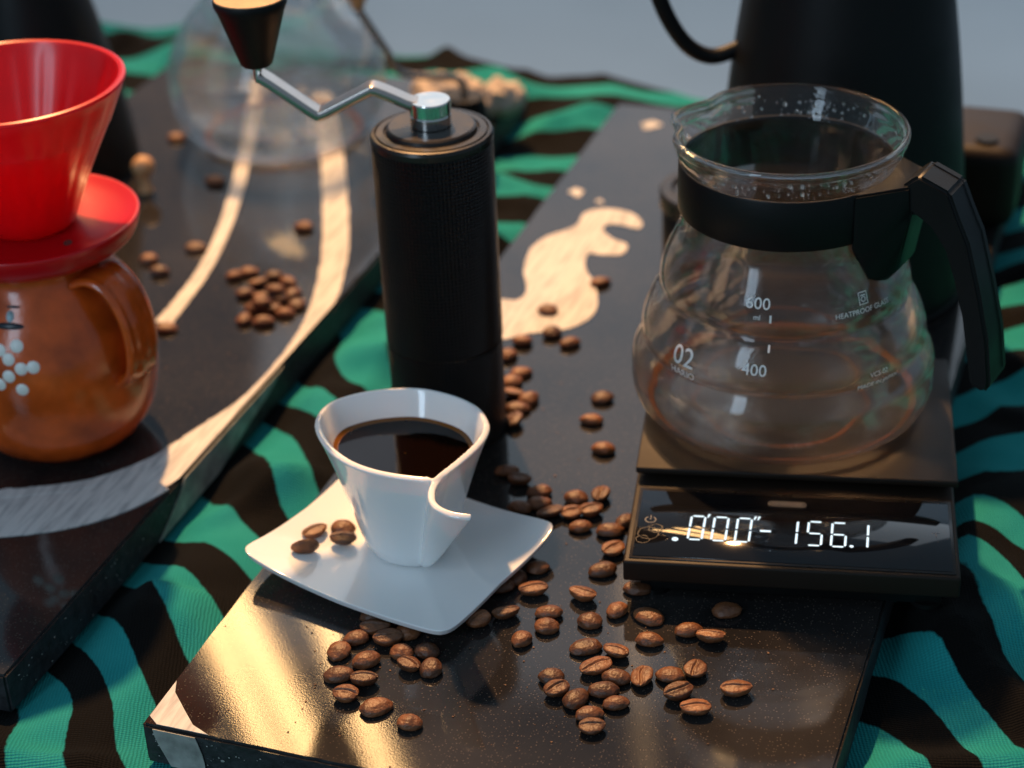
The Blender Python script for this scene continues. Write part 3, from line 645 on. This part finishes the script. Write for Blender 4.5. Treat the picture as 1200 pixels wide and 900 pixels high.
# ------------------------------------------------------------------ saucer, cup, coffee
cornr = dict(L=(G(277, 644, .014), .0150), F=(G(522, 746, .009), .0100), R=(G(657, 613, .013), .0140), B=(Vector((-.0660, .7330, 0)), .0130))
SC0 = sum((cornr[k][0] for k in 'LFRB'), Vector()) / 4; SC0.z = 0
SU = thing('saucer', 'white square porcelain saucer with swept-up corners under the cup', 'saucer', tuple(SC0))
nS = 48
def saucer_pt(u, v):   # u: L->F, v: L->B ; range -1..1
    a, b_ = (u + 1) / 2, (v + 1) / 2
    c = cornr; P_ = (c['L'][0] * (1 - a) * (1 - b_) + c['F'][0] * a * (1 - b_) + c['R'][0] * a * b_ + c['B'][0] * (1 - a) * b_)
    zc = (c['L'][1] * (1 - a) * (1 - b_) + c['F'][1] * a * (1 - b_) + c['R'][1] * a * b_ + c['B'][1] * (1 - a) * b_)
    p = Vector((P_.x - SC0.x, P_.y - SC0.y, 0))
    e = max(abs(u), abs(v)); m_ = abs(u * v)
    # sides bow in a little, except the front one which swells
    p *= 1 - .035 * (e ** 2) * (1 - m_) * (1 if not (v < 0 and abs(v) > abs(u)) else -.9 * math.sin(PI * a * 1.0))
    rr = (abs(u) ** 3 + abs(v) ** 3) ** (1 / 3)
    k = max(0, (rr - .42) / .8); lift = k ** 1.6
    z = .0042 + (zc - .0042) * min(1.0, lift * .93) - .0006 * math.exp(-((u - .05) ** 2 + (v - .05) ** 2) / .09)
    return Vector((p.x, p.y, z))
vs = []; fs = []
lin = [math.copysign(1 - (1 - abs(t)) ** 1.25, t) for t in np.linspace(-1, 1, nS + 1)]
for j in lin:
    for i in lin:
        # round the corner tips in plan
        u, v_ = i, j; q = (abs(u) ** 14 + abs(v_) ** 14) ** (1 / 14)
        e = max(abs(u), abs(v_));  s_ = e / q if q > 0 else 1
        vs.append(saucer_pt(u * s_, v_ * s_))
n1_ = nS + 1
top = len(vs)
for i in range(top): p = vs[i]; vs.append(Vector((p.x * .985, p.y * .985, p.z - .0030)))
for j in range(nS):
    for i in range(nS):
        a = j * n1_ + i; fs.append((a, a + 1, a + 1 + n1_, a + n1_)); fs.append((top + a, top + a + n1_, top + a + 1 + n1_, top + a + 1))
bd = [i for i in range(nS)] + [i * n1_ + nS for i in range(nS)] + [nS * n1_ + nS - i for i in range(nS)] + [(nS - i) * n1_ for i in range(nS)]
for q in range(len(bd)): a, b_ = bd[q], bd[(q + 1) % len(bd)]; fs.append((a, top + a, top + b_, b_))
o = from_py('dish', vs, fs, 'porcelain', SU, fix=True)
bv = o.modifiers.new('b', 'BEVEL'); bv.width = .0013; bv.segments = 4; bv.limit_method = 'ANGLE'; bv.angle_limit = math.radians(50)
autosmooth(o, 60)
lathe('foot_ring', [(.020, .0002), (.0225, .0002), (.0230, .0022), (.0195, .0022)], 'porcelain', SU, 48, closed=True)

ZR = .058; ZB = .0052
rim_px = [(507, 562), (470, 558), (435, 551), (405, 539), (382, 520), (371, 496), (382, 475), (410, 463), (450, 456), (492, 455), (530, 463), (558, 476), (571, 496), (566, 513), (548, 532), (526, 550)]
rimw = [G(x, y, ZR) for x, y in rim_px]
rimw = curvepts(rimw, 5)
fin_px = [(524, 552), (512, 563), (506, 575), (508, 588), (518, 596), (534, 601), (553, 603)]
finw = curvepts([G(x, y, ZR) for x, y in fin_px], 5)
CC = Vector((-.045, .6665, ZR)); CBs = Vector((-.0455, .6690, ZB)); J = G(507, 562, ZR)
CUP = thing('coffee_cup', 'white porcelain espresso cup with folded wall handle, full of black coffee', 'cup', (CBs.x, CBs.y, ZB))
org = Vector((CBs.x, CBs.y, ZB))
def down(p, t):   # t: 0 rim, 1 base
    d = Vector((p.x - CC.x, p.y - CC.y, 0)); a = d.length
    k = 1 - .47 * (t ** .86)
    c = CC.lerp(CBs, t); rnd = Vector((d.x, d.y, 0)).normalized() * .0300
    dd = d.lerp(rnd, .45 * t)
    if t > .88: k *= 1 - .9 * (t - .88) ** 1.3 * 2
    return Vector((c.x + dd.x * k, c.y + dd.y * k, ZR + (ZB - ZR) * t))
nt_ = 26; vs = []; fs = []
def addgrid(grid, close=False):
    b0 = len(vs); m_ = len(grid[0])
    for row in grid: vs.extend([p - org for p in row])
    for j in range(len(grid) - 1):
        for i in range(m_ if close else m_ - 1): fs.append((b0 + j * m_ + i, b0 + j * m_ + (i + 1) % m_, b0 + (j + 1) * m_ + (i + 1) % m_, b0 + (j + 1) * m_ + i))
    return b0
loop = rimw[:]
loop.append(J)
g = [[down(p, t) for p in loop] for t in np.linspace(0, 1, nt_)]
addgrid(g, True)
# floor of the cup (closes the base)
last = g[-1]; b0 = len(vs); cen = sum(last, Vector()) / len(last)
inn = [[cen + (p - cen) * s_ for p in last] for s_ in (1, .6, .25, .02)]; addgrid(inn, True)
gf = []
for t in np.linspace(0, .97, nt_):
    jb = down(J, t); sh = (1 - t) ** .75
    gf.append([jb + (p - J) * sh + Vector((0, 0, -.0012 * (i / len(finw)) * (1 - t))) for i, p in enumerate(finw)])
addgrid(gf)
o = from_py('cup_body', vs, fs, 'porcelain', CUP)
md = o.modifiers.new('s', 'SOLIDIFY'); md.thickness = .0029; md.offset = 0
md = o.modifiers.new('r', 'REMESH'); md.mode = 'VOXEL'; md.voxel_size = .00055; md.use_smooth_shade = True
md = o.modifiers.new('m', 'SMOOTH'); md.factor = .5; md.iterations = 16
# coffee surface
tc_ = .205; lp = [down(p, tc_) for p in rimw]; cen = sum(lp, Vector()) / len(lp)
rings = [(1.0, .0010), (.945, .0007), (.915, .0001), (.895, 0), (.5, 0), (.02, 0)]
vs = []; fs = []; m_ = len(lp)
for s_, dz in rings: vs += [Vector((cen.x + (p.x - cen.x) * s_, cen.y + (p.y - cen.y) * s_, lp[0].z + dz)) for p in lp]
ed = []
for j in range(len(rings) - 1):
    for i in range(m_): fs.append((j * m_ + i, j * m_ + (i + 1) % m_, (j + 1) * m_ + (i + 1) % m_, (j + 1) * m_ + i))
o = from_py('black_coffee', vs, fs, 'coffee', smooth=True)
o.data.materials.append(MT['crema'])
for f in o.data.polygons:
    if f.index < m_ * 3: f.material_index = 1
tag(o, 'black coffee with an amber edge filling the white cup', 'coffee')
if o.data.polygons[m_ * 4].normal.z < 0: o.data.flip_normals()
cof = o; vs = []; fs = []; rq = random.Random(8)
for k in range(26):
    i = rq.choice((rq.randrange(0, 22), rq.randrange(30, 46), rq.randrange(0, m_))) % m_; s_ = rq.uniform(.84, .905); rr_ = rq.choice((.0003, .0004, .0006)); b0 = len(vs)
    for q in iv_: vs.append(Vector((cen.x + (lp[i].x - cen.x) * s_ + q.x * rr_, cen.y + (lp[i].y - cen.y) * s_ + q.y * rr_, lp[0].z + q.z * rr_ * .7)))
    fs += [tuple(b0 + n_i for n_i in f) for f in if_]
bb = from_py('bubbles', vs, fs, 'drop', cof, smooth=True); bb['kind'] = 'stuff'

# ------------------------------------------------------------------ red dripper on brown jug
JX, JY = -.2067, .7814
JG = thing('clay_jug', 'round glazed brown clay jug with strap handle and cream dots, at the left edge', 'jug', (JX, JY, 0))
pj = smoothprof([(.0005, .0005), (.0245, .0005), (.0275, .0012), (.0350, .0060), (.0420, .0160), (.0455, .0290), (.0469, .0430), (.0460, .0570), (.0420, .0700), (.0360, .0800), (.0320, .0865), (.0305, .0910), (.0312, .0960), (.0330, .1000)], 5)
pin = [(max(r - .0035, .0004), max(z, .004)) for r, z in pj][::-1]
def jmod(a, r, z): return r * (1 + .006 * noise.noise(Vector((math.cos(a) * 1.2, math.sin(a) * 1.2, z * 60)))), z
jb = lathe('jug_body', pj + [(.0328, .1010), (.0312, .1010)] + pin, 'clay', JG, 128, mod=jmod, closed=True, sharp=60)
ha = math.radians(-33)
def jp(r, s, z): return Vector((r * math.cos(ha) - s * math.sin(ha), r * math.sin(ha) + s * math.cos(ha), z))
hc = curvepts([jp(.0300, 0, .0880), jp(.0380, 0, .0910), jp(.0470, 0, .0870), jp(.0535, 0, .0760), jp(.0555, 0, .0620), jp(.0530, 0, .0490), jp(.0460, 0, .0420)], 6)
vs = []; fs = []; nn_ = 26
sdir = jp(0, 1, 0)
for i, p in enumerate(hc):
    t = (hc[min(i + 1, len(hc) - 1)] - hc[max(i - 1, 0)]).normalized(); nrm = sdir.cross(t).normalized(); wd = .0095 + .0030 * math.exp(-((i / len(hc)) * 4) ** 2)
    for j in range(nn_):
        a = 2 * PI * j / nn_; c_, s_ = math.cos(a), math.sin(a); th_ = .0026 + .0006 * math.cos(8 * a + 1)
        vs.append(p + sdir * math.copysign(abs(c_) ** .7, c_) * wd + nrm * math.copysign(abs(s_) ** .8, s_) * th_)
for i in range(len(hc) - 1):
    for j in range(nn_): fs.append((i * nn_ + j, i * nn_ + (j + 1) % nn_, (i + 1) * nn_ + (j + 1) % nn_, (i + 1) * nn_ + j))
o = from_py('handle', vs, fs, 'clay', JG, fix=True, smooth=True)
opj = np.array(pj); kj = 8
def jr(z): return float(np.interp(z, opj[kj:, 1], opj[kj:, 0]))
def jsurf(a, z, off=0): r = jr(z) + off; return Vector((r * math.cos(a), r * math.sin(a), z))
def dot(a, z, r, material='dots', name='painted_dot', sx2=1.0, sz2=1.0):
    c = jsurf(a, z); nr = Vector((math.cos(a), math.sin(a), -(jr(z + .001) - jr(z - .001)) / .002)).normalized(); tx = Vector((-math.sin(a), math.cos(a), 0)); tz = nr.cross(tx)
    vs = [c + nr * .00055]; fs = []; n = 20
    for k, (q, h) in enumerate(((.7, .0004), (1.0, -.0005))):
        for i in range(n): b_ = 2 * PI * i / n; vs.append(c + tx * math.cos(b_) * r * q * sx2 + tz * math.sin(b_) * r * q * sz2 + nr * h)
    for i in range(n): fs.append((0, 1 + i, 1 + (i + 1) % n)); fs.append((1 + i, 1 + n + i, 1 + n + (i + 1) % n, 1 + (i + 1) % n))
    return from_py(name, vs, fs, material, jb, smooth=True)
for a, z in ((-94.2, .0595), (-106.2, .067), (-95.8, .0690), (-87.5, .0600), (-95, .0500), (-107.3, .0520), (-101.5, .0560), (-101, .0635)): dot(math.radians(a), z, .0033)
dot(math.radians(-101), .0765, .0052, 'slipdark', 'painted_leaf', 1.3, .35); dot(math.radians(-100.5), .0800, .0030, 'slipblue', 'painted_petal', .7, 1.0); dot(math.radians(-98.5), .0835, .0030, 'slipdark', 'painted_leaf', 1.2, .25)

DR = thing('pour_over_dripper', 'glossy red ribbed cone dripper sitting on the brown clay jug', 'coffee dripper', (JX, JY, .100))
DS = 1.165
def rib(a, r, z):
    if z < .012: return r, z
    return r - .00055 * max(0, math.cos(22 * a + z * 12)) * min(1, (z - .012) / .02) * (1 if z < .066 else max(0, (.0705 - z) / .0045)), z
pd = [(.0110, .0062), (.0150, .0065), (.0175, .0090), (.0205, .0175), (.0250, .0290), (.0300, .0410), (.0345, .0510), (.0354, .0525), (.0364, .0550), (.0408, .0660), (.0422, .0705), (.0430, .0716), (.0428, .0728), (.0417, .0733), (.0405, .0728),
      (.0398, .0705), (.0385, .0660), (.0320, .0500), (.0225, .0290), (.0140, .0105), (.0100, .0085)]
lathe('cone', [(r * DS, z) for r, z in pd], 'red', DR, 132, mod=rib, closed=True, sharp=40)
pf = smoothprof([(.0100, .0010), (.0260, -.0004), (.0360, -.0020), (.0410, -.0015), (.0450, .0020), (.0470, .0070), (.0475, .0098), (.0468, .0106), (.0452, .0102), (.0400, .0086), (.0300, .0070), (.0190, .0066), (.0100, .0066)], 3)
lathe('base_flange', pf, 'red', DR, 128, closed=True, sharp=60)
lathe('drip_neck', [(.0100, .0050), (.0150, .0045), (.0215, .0040), (.0210, -.0040), (.0190, -.0042), (.0100, -.0020)], 'red', DR, 64, closed=True)
vs, fs = arc_band(0, 0, .0012, .0006, 0, 2 * PI, 0, 16)
hl = math.radians(-48)
from_py('vent_hole', [(.0300 * math.cos(hl) + x, .0300 * math.sin(hl) + y * 1.4, .0074 + z) for x, y, z in vs], fs, 'smudge', DR)

# ------------------------------------------------------------------ background things (out of focus)
KX, KY = .1690, .9000
KT = thing('black_kettle', 'tall tapered matte black kettle at the top right behind the server', 'kettle', (KX, KY, 0))
lathe('kettle_body', smoothprof([(.001, .001), (.058, .001), (.0635, .004), (.0640, .012), (.0610, .060), (.0550, .120), (.0470, .175), (.0412, .222), (.0400, .230)], 4), 'matte_black', KT, 96, sharp=50)
lathe('lid', smoothprof([(.0408, .229), (.0400, .234), (.0300, .239), (.001, .241)], 3), 'matte_black', KT, 64)
lathe('lid_knob', [(0, .240), (.005, .240), (.004, .248), (.010, .252), (.011, .258), (0, .261)], 'matte_black', KT, 32)
tube('kettle_handle', curvepts([(-.051, .0, .128), (-.066, -.002, .125), (-.080, -.004, .135), (-.092, -.006, .160), (-.098, -.006, .195), (-.090, -.005, .225), (-.041, 0, .220)], 6), .0040, 'matte_black', KT, 14)
tube('spout', curvepts([(.010, .055, .060), (.014, .082, .080), (.016, .092, .130), (.018, .102, .190), (.022, .122, .215)], 6), .005, 'matte_black', KT, 14)
# rounded black box right behind the kettle
p = G(1150, 268)
bx = thing('black_box', 'small rounded black box standing beside the kettle at the right edge', 'box', (p.x + .002, p.y + .012, 0), SA)
box('housing', -.026, .018, -.014, .052, .0008, .046, 'scaleplastic', bx, .010, 4)
lathe('dial', [(0, 0), (.006, 0), (.006, .002), (0, .002)], 'matte_black', bx, 24, (0, 0, .0458))
p = G(812, 355)
tn = thing('black_tin', 'short round black tin with glossy rim, half hidden left behind the glass server', 'tin', (p.x + .014, p.y + .010, 0))
lathe('tin_body', [(0, .0003), (.0270, .0003), (.0285, .0015), (.0285, .0500), (.0280, .0506)], 'matte_black', tn, 64)
lathe('tin_lid', [(.0285, .0500), (.0298, .0502), (.0300, .0580), (.0290, .0592), (.0240, .0592), (.0225, .0575), (0, .0572)], 'anod', tn, 64)
# black canister behind the dripper
p = G(66, 196)
cn = thing('black_canister', 'large tapering black canister behind the red dripper at the top left', 'canister', (p.x, p.y, 0))
lathe('canister_body', smoothprof([(.001, .0005), (.046, .0005), (.050, .003), (.050, .014), (.0470, .040), (.0380, .090), (.0300, .125), (.027, .150)], 4), 'matte_black', cn, 80)
lathe('canister_lid', [(.0275, .150), (.0285, .152), (.0280, .158), (.012, .161), (.010, .170), (0, .171)], 'matte_black', cn, 48)
# wooden peg
p = G(172, 224)
pg = thing('wooden_peg', 'small pale round-headed wooden peg beside the black canister', 'peg', (p.x, p.y, 0))
lathe('stem', [(0, .0002), (.0040, .0002), (.0028, .004), (.0026, .011)], 'wood', pg, 24)
lathe('head', [(.0065 * math.sin(a), .0155 - .0065 * math.cos(a)) for a in np.linspace(0.01, PI - .01, 14)], 'wood', pg, 24)
# round glass server far left
p = G(333, 158)
gs = thing('round_glass_pot', 'empty round glass pot blurred behind the grinder crank', 'glass pot', (p.x, p.y, 0))
go_ = smoothprof([(.0005, .0006), (.040, .0006), (.0500, .003), (.0600, .013), (.0655, .030), (.0650, .050), (.0570, .070), (.0440, .085), (.0370, .095), (.0390, .108), (.0420, .114)], 5)
lathe('pot_body', go_ + [(.0418, .1152), (.0404, .1150)] + [(max(r - .0018, .0004), max(z, .0026)) for r, z in go_][::-1], 'glass2', gs, 96, closed=True)
lathe('coffee_film', [(.0455, .0031), (.0472, .0034), (.0478, .0038), (.0458, .0035)], 'amber', gs, 64, closed=True)
# linen pouches
for i, (px, py, rx, ry, h, lb) in enumerate(((524, 128, .021, .014, .022, 'crumpled cream linen pouch right behind the grinder cap, the larger one'), (589, 134, .014, .012, .021, 'small crumpled cream linen pouch right of the grinder, beside the larger one'))):
    p = G(px, py); bm = bmesh.new(); bmesh.ops.create_icosphere(bm, subdivisions=4, radius=1)
    for v in bm.verts:
        c = v.co.copy(); k = 1 + .22 * noise.noise(c * 2.2 + Vector((i * 7, 0, 0))) + .08 * noise.noise(c * 7)
        v.co = Vector((c.x * rx * k, c.y * ry * k, max(0, (c.z + .85)) * h * .55 * k))
    o = from_bm('linen_pouch', bm, 'creamstuff', None, True); o.location = (p.x, p.y, .0003); tag(o, lb, 'pouch', 'cream linen pouches')
# wooden-knobbed crank mill behind
p = G(548, 178)
ml_ = thing('small_crank_mill', 'small dark mill with wooden ball knob on a bent crank, behind the black grinder', 'mill', (p.x, p.y, 0))
lathe('mill_body', [(0, .0003), (.0150, .0003), (.0155, .002), (.0140, .020), (.0125, .030), (.0115, .036), (0, .037)], 'matte_black', ml_, 40)
q = [Vector((0, 0, .036)), Vector((-.004, 0, .047)), Vector((-.035, -.002, .052)), Vector((-.043, -.003, .066)), Vector((-.055, -.004, .088)), Vector((-.058, -.004, .094))]
tube('crank', curvepts(q, 5), .0022, 'darksteel', ml_, 10)
lathe('ball_knob', [(.0003, -.003), (.0035, -.001), (.004, .002), (.0075, .007), (.0092, .013), (.0080, .020), (.0040, .0235), (.0003, .024)], 'wood', ml_, 32, (-.058, -.004, .095))

# ------------------------------------------------------------------ coffee beans
def bean_mesh(seed):
    rs = random.Random(seed); bm = bmesh.new(); bmesh.ops.create_icosphere(bm, subdivisions=5, radius=1)
    lx, ly, lz = .00575 * rs.uniform(.86, 1.10), .0042 * rs.uniform(.88, 1.08), .0031 * rs.uniform(.85, 1.10); tpr = rs.uniform(-.16, .16)
    lay = bm.verts.layers.float.new('crease'); off = rs.uniform(-.08, .08); am = rs.uniform(.05, .16); ph_ = rs.uniform(0, 6)
    for v in bm.verts:
        c = v.co.copy(); x, y, z = c
        cl_ = off + am * math.sin(x * 2.6 + ph_) + .03 * noise.noise(Vector((x * 4, seed, 0)))
        if z < 0:
            zz = -abs(z) ** .8 * .40
            d = abs(y - cl_) ; end = max(0, 1 - abs(x) ** 6)
            wgr = .085 + .04 * noise.noise(Vector((x * 3, seed, 3)))
            gv = math.exp(-(d / wgr) ** 2) * end
            lip = math.exp(-((d - .20) / .12) ** 2) * end
            zz += .34 * gv - .07 * lip
            v[lay] = min(1, max(0, math.exp(-(d / .045) ** 2) * end * (0.45 + .55 * noise.noise(Vector((x * 5, y * 5, seed))))))
        else: zz = z
        k = 1 + .07 * noise.noise(c * 1.9 + Vector((seed, 0, 0))) + .018 * noise.noise(c * 7 + Vector((0, seed, 0)))
        tap = 1 - tpr * x
        v.co = Vector((x * lx * k, y * ly * k * tap, zz * lz * k))
    me = bpy.data.meshes.new('bean'); bm.to_mesh(me); bm.free(); me.materials.append(MT['bean']); me.polygons.foreach_set('use_smooth', [True] * len(me.polygons))
    return me
BM_ = [bean_mesh(i + 1) for i in range(14)]
# (px, py, kind F crease up / B back up / S on its side, image angle of long axis in degrees, cluster, extra height)
BEANS = '''
397 762 B 70 a|417 747 B 20 a|440 736 F 5 a|455 749 F 15 a|429 773 B 15 a|471 763 B -10 a|480 779 F -35 a|500 762 B 0 a|505 782 B 80 a|397 790 B 0 a|427 796 F -4 a|405 814 F -15 a|441 827 B 20 a|480 846 B -12 a|478 740 B 10 a|438 720 B 0 a
560 727 F 38 b|593 718 F 12 b|611 748 B 60 b|641 733 B 0 b|643 717 B 0 b|625 691 F 8 b|630 664 B 10 b|606 676 B 60 b|589 687 B 20 b
683 697 F -25 c|706 667 B 12 c|719 643 F 38 c|715 621 B 5 c|732 610 B 50 c|747 688 B 0 c|723 714 B 60 c|691 727 B -8 c|760 721 B -20 c|761 749 B -5 c|686 757 B 15 c
722 763 F -25 d|698 781 F 28 d|722 793 B -10 d|646 792 B 5 d|652 808 F 32 d|675 818 B 50 d|707 808 B 5 d|722 823 B 5 d|691 836 B 8 d|694 851 F 8 d|752 793 F 72 d
785 790 B 0 e|795 812 F 30 e|815 784 F 80 e|815 830 F 3 e|863 808 F 5 e|833 746 F -5 e|807 738 B 10 e|852 714 B 0 e
706 465 B 10 f|693 491 B 0 f|707 525 B 0 f
704 580 F 80 g|675 583 B 0 g|670 600 F 25 g|693 598 F 15 g|680 616 B 5 g|632 575 B 10 g|631 589 B 0 g|644 600 F 25 g|609 594 B -10 g|609 562 F -12 g|594 551 B 0 g
602 493 F 80 h|607 477 B -5 h|620 467 B 40 h|602 460 F -15 h|611 435 B 5 h|599 446 B 30 h|596 415 B 60 h|612 399 B 0 h|647 389 B 30 h|668 401 B 20 h|642 362 B 0 h|704 329 B 10 h
207 160 B 0 i|252 211 B 0 i|356 265 B 0 i|230 289 B 0 i|174 303 B 0 i|187 317 B 0 i|194 383 B 0 i
275 322 B 20 j|292 318 B 0 j|303 331 F 20 j|321 323 B 0 j|338 330 B -30 j|288 343 B 10 j|308 346 F 10 j|326 350 B 0 j|343 343 B 50 j|299 360 B 0 j|318 362 F 25 j|334 366 B 0 j|286 373 B 60 j|309 376 B 0 j|348 356 B 40 j|322 338 B 0 j 4.5|306 354 B 10 j 4.5
369 624 F 35 s|358 646 S 10 s|402 633 F -5 s|402 619 B -10 s
'''
CL = {'a': 'front left cluster below the saucer', 'b': 'shaded row along the saucer edge', 'c': 'loose group between saucer and scale', 'd': 'front centre cluster',
      'e': 'right front, before the scale', 'f': 'bare slab left of the server', 'g': 'cluster between saucer corner and scale', 'h': 'line running back beside the grinder',
      'i': 'strays on the left slab', 'j': 'blurred pile on the left slab', 's': 'on the white saucer'}
KD = {'F': 'crease-up', 'B': 'smooth-back-up', 'S': 'side-lying'}
items = []
for part in BEANS.replace('\n', '|').split('|'):
    if not part.strip(): continue
    t = part.split(); items.append([float(t[0]), float(t[1]), t[2], float(t[3]), t[4], float(t[5]) * .001 if len(t) > 5 else 0])
def ordn(i, n):
    if n == 1: return 'only one'
    if i == 0: return 'leftmost'
    if i == n - 1: return 'rightmost'
    w_ = ['', 'second', 'third', 'fourth', 'fifth', 'sixth', 'seventh', 'eighth', 'ninth', 'tenth', 'eleventh', 'twelfth', 'thirteenth', 'fourteenth', 'fifteenth', 'sixteenth']
    return w_[i] + ' from the left'
rb = random.Random(11)
for it in items:
    px, py, kind, ang, cl, dz = it
    same = sorted([q for q in items if q[4] == cl and q[2] == kind], key=lambda q: (q[0], q[1])); idx = same.index(it)
    zg = .0022
    if cl == 's': zg = .0070
    o = bpy.data.objects.new('coffee_bean', BM_[rb.randrange(14)]); sc.collection.objects.link(o)
    c = G(px, py, zg + dz)
    # direction of the long axis on the slab
    a = math.radians(ang); q1 = G(px + 8 * math.cos(a), py - 8 * math.sin(a) * .78, zg + dz); d = q1 - c; yaw = math.atan2(d.y, d.x) + rb.uniform(-.08, .08)
    tilt = rb.uniform(-.16, .16); sc_ = rb.uniform(.93, 1.06)
    if kind == 'F': R_ = Matrix.Rotation(yaw, 4, 'Z') @ Matrix.Rotation(PI + tilt - .12, 4, 'X')
    elif kind == 'S': R_ = Matrix.Rotation(yaw, 4, 'Z') @ Matrix.Rotation(PI / 2 + .25, 4, 'X')
    else: R_ = Matrix.Rotation(yaw + (PI if rb.random() < .5 else 0), 4, 'Z') @ Matrix.Rotation(tilt, 4, 'X') @ Matrix.Rotation(rb.uniform(-.08, .08), 4, 'Y')
    R_ = R_ @ Matrix.Scale(sc_, 4)
    o.matrix_world = R_
    lo = min((R_ @ v.co).z for v in list(o.data.vertices)[::7])
    base = .0 + dz if cl != 's' else .0042 + .0012
    o.matrix_world = Matrix.Translation((c.x, c.y, base - lo + .00005)) @ R_
    lab = ordn(idx, len(same)) + ' ' + KD[kind] + ' brown coffee bean, ' + CL[cl]
    tag(o, lab, 'coffee bean', 'roasted coffee beans scattered on the slabs and saucer')
# crumbs, chaff and dust lying on the slabs
rc = random.Random(5); vs = []; fs = []
for k in range(420):
    if k < 330: px, py = rc.choice(((rc.gauss(690, 90), rc.gauss(760, 70)), (rc.gauss(450, 45), rc.gauss(770, 50)), (rc.uniform(250, 1000), rc.uniform(690, 900)), (rc.gauss(640, 30), rc.uniform(380, 640))))
    else: px, py = rc.gauss(270, 70), rc.uniform(200, 460)
    p = G(px, py)
    if (in_slab(p, R0, 0) > 0 or py > 930) and in_slab(p, L0, 0) > 0: continue
    if G(px, py).x > .036 and .62 < p.y < .80: continue
    r_ = rc.choice((.00012, .00016, .0002, .0003, .00045)); b0 = len(vs)
    for q in iv: vs.append(Vector((p.x + q.x * r_ * rc.uniform(.5, 1.5), p.y + q.y * r_ * rc.uniform(.5, 1.3), .0001 + (q.z + 1) * r_ * .4 * rc.uniform(.5, 1.2))))
    fs += [tuple(b0 + i for i in f) for f in iff]
o = from_py('coffee_crumbs', vs, fs, 'crumb'); o['kind'] = 'stuff'; o['label'] = 'tiny coffee crumbs and chaff dusted over the black slabs'; o['category'] = 'crumbs'
# ------------------------------------------------------------------ render hints
sc.cycles.max_bounces = 14; sc.cycles.transmission_bounces = 12; sc.cycles.transparent_max_bounces = 12; sc.cycles.caustics_refractive = True; sc.cycles.caustics_reflective = False
sc.cycles.sample_clamp_indirect = 4
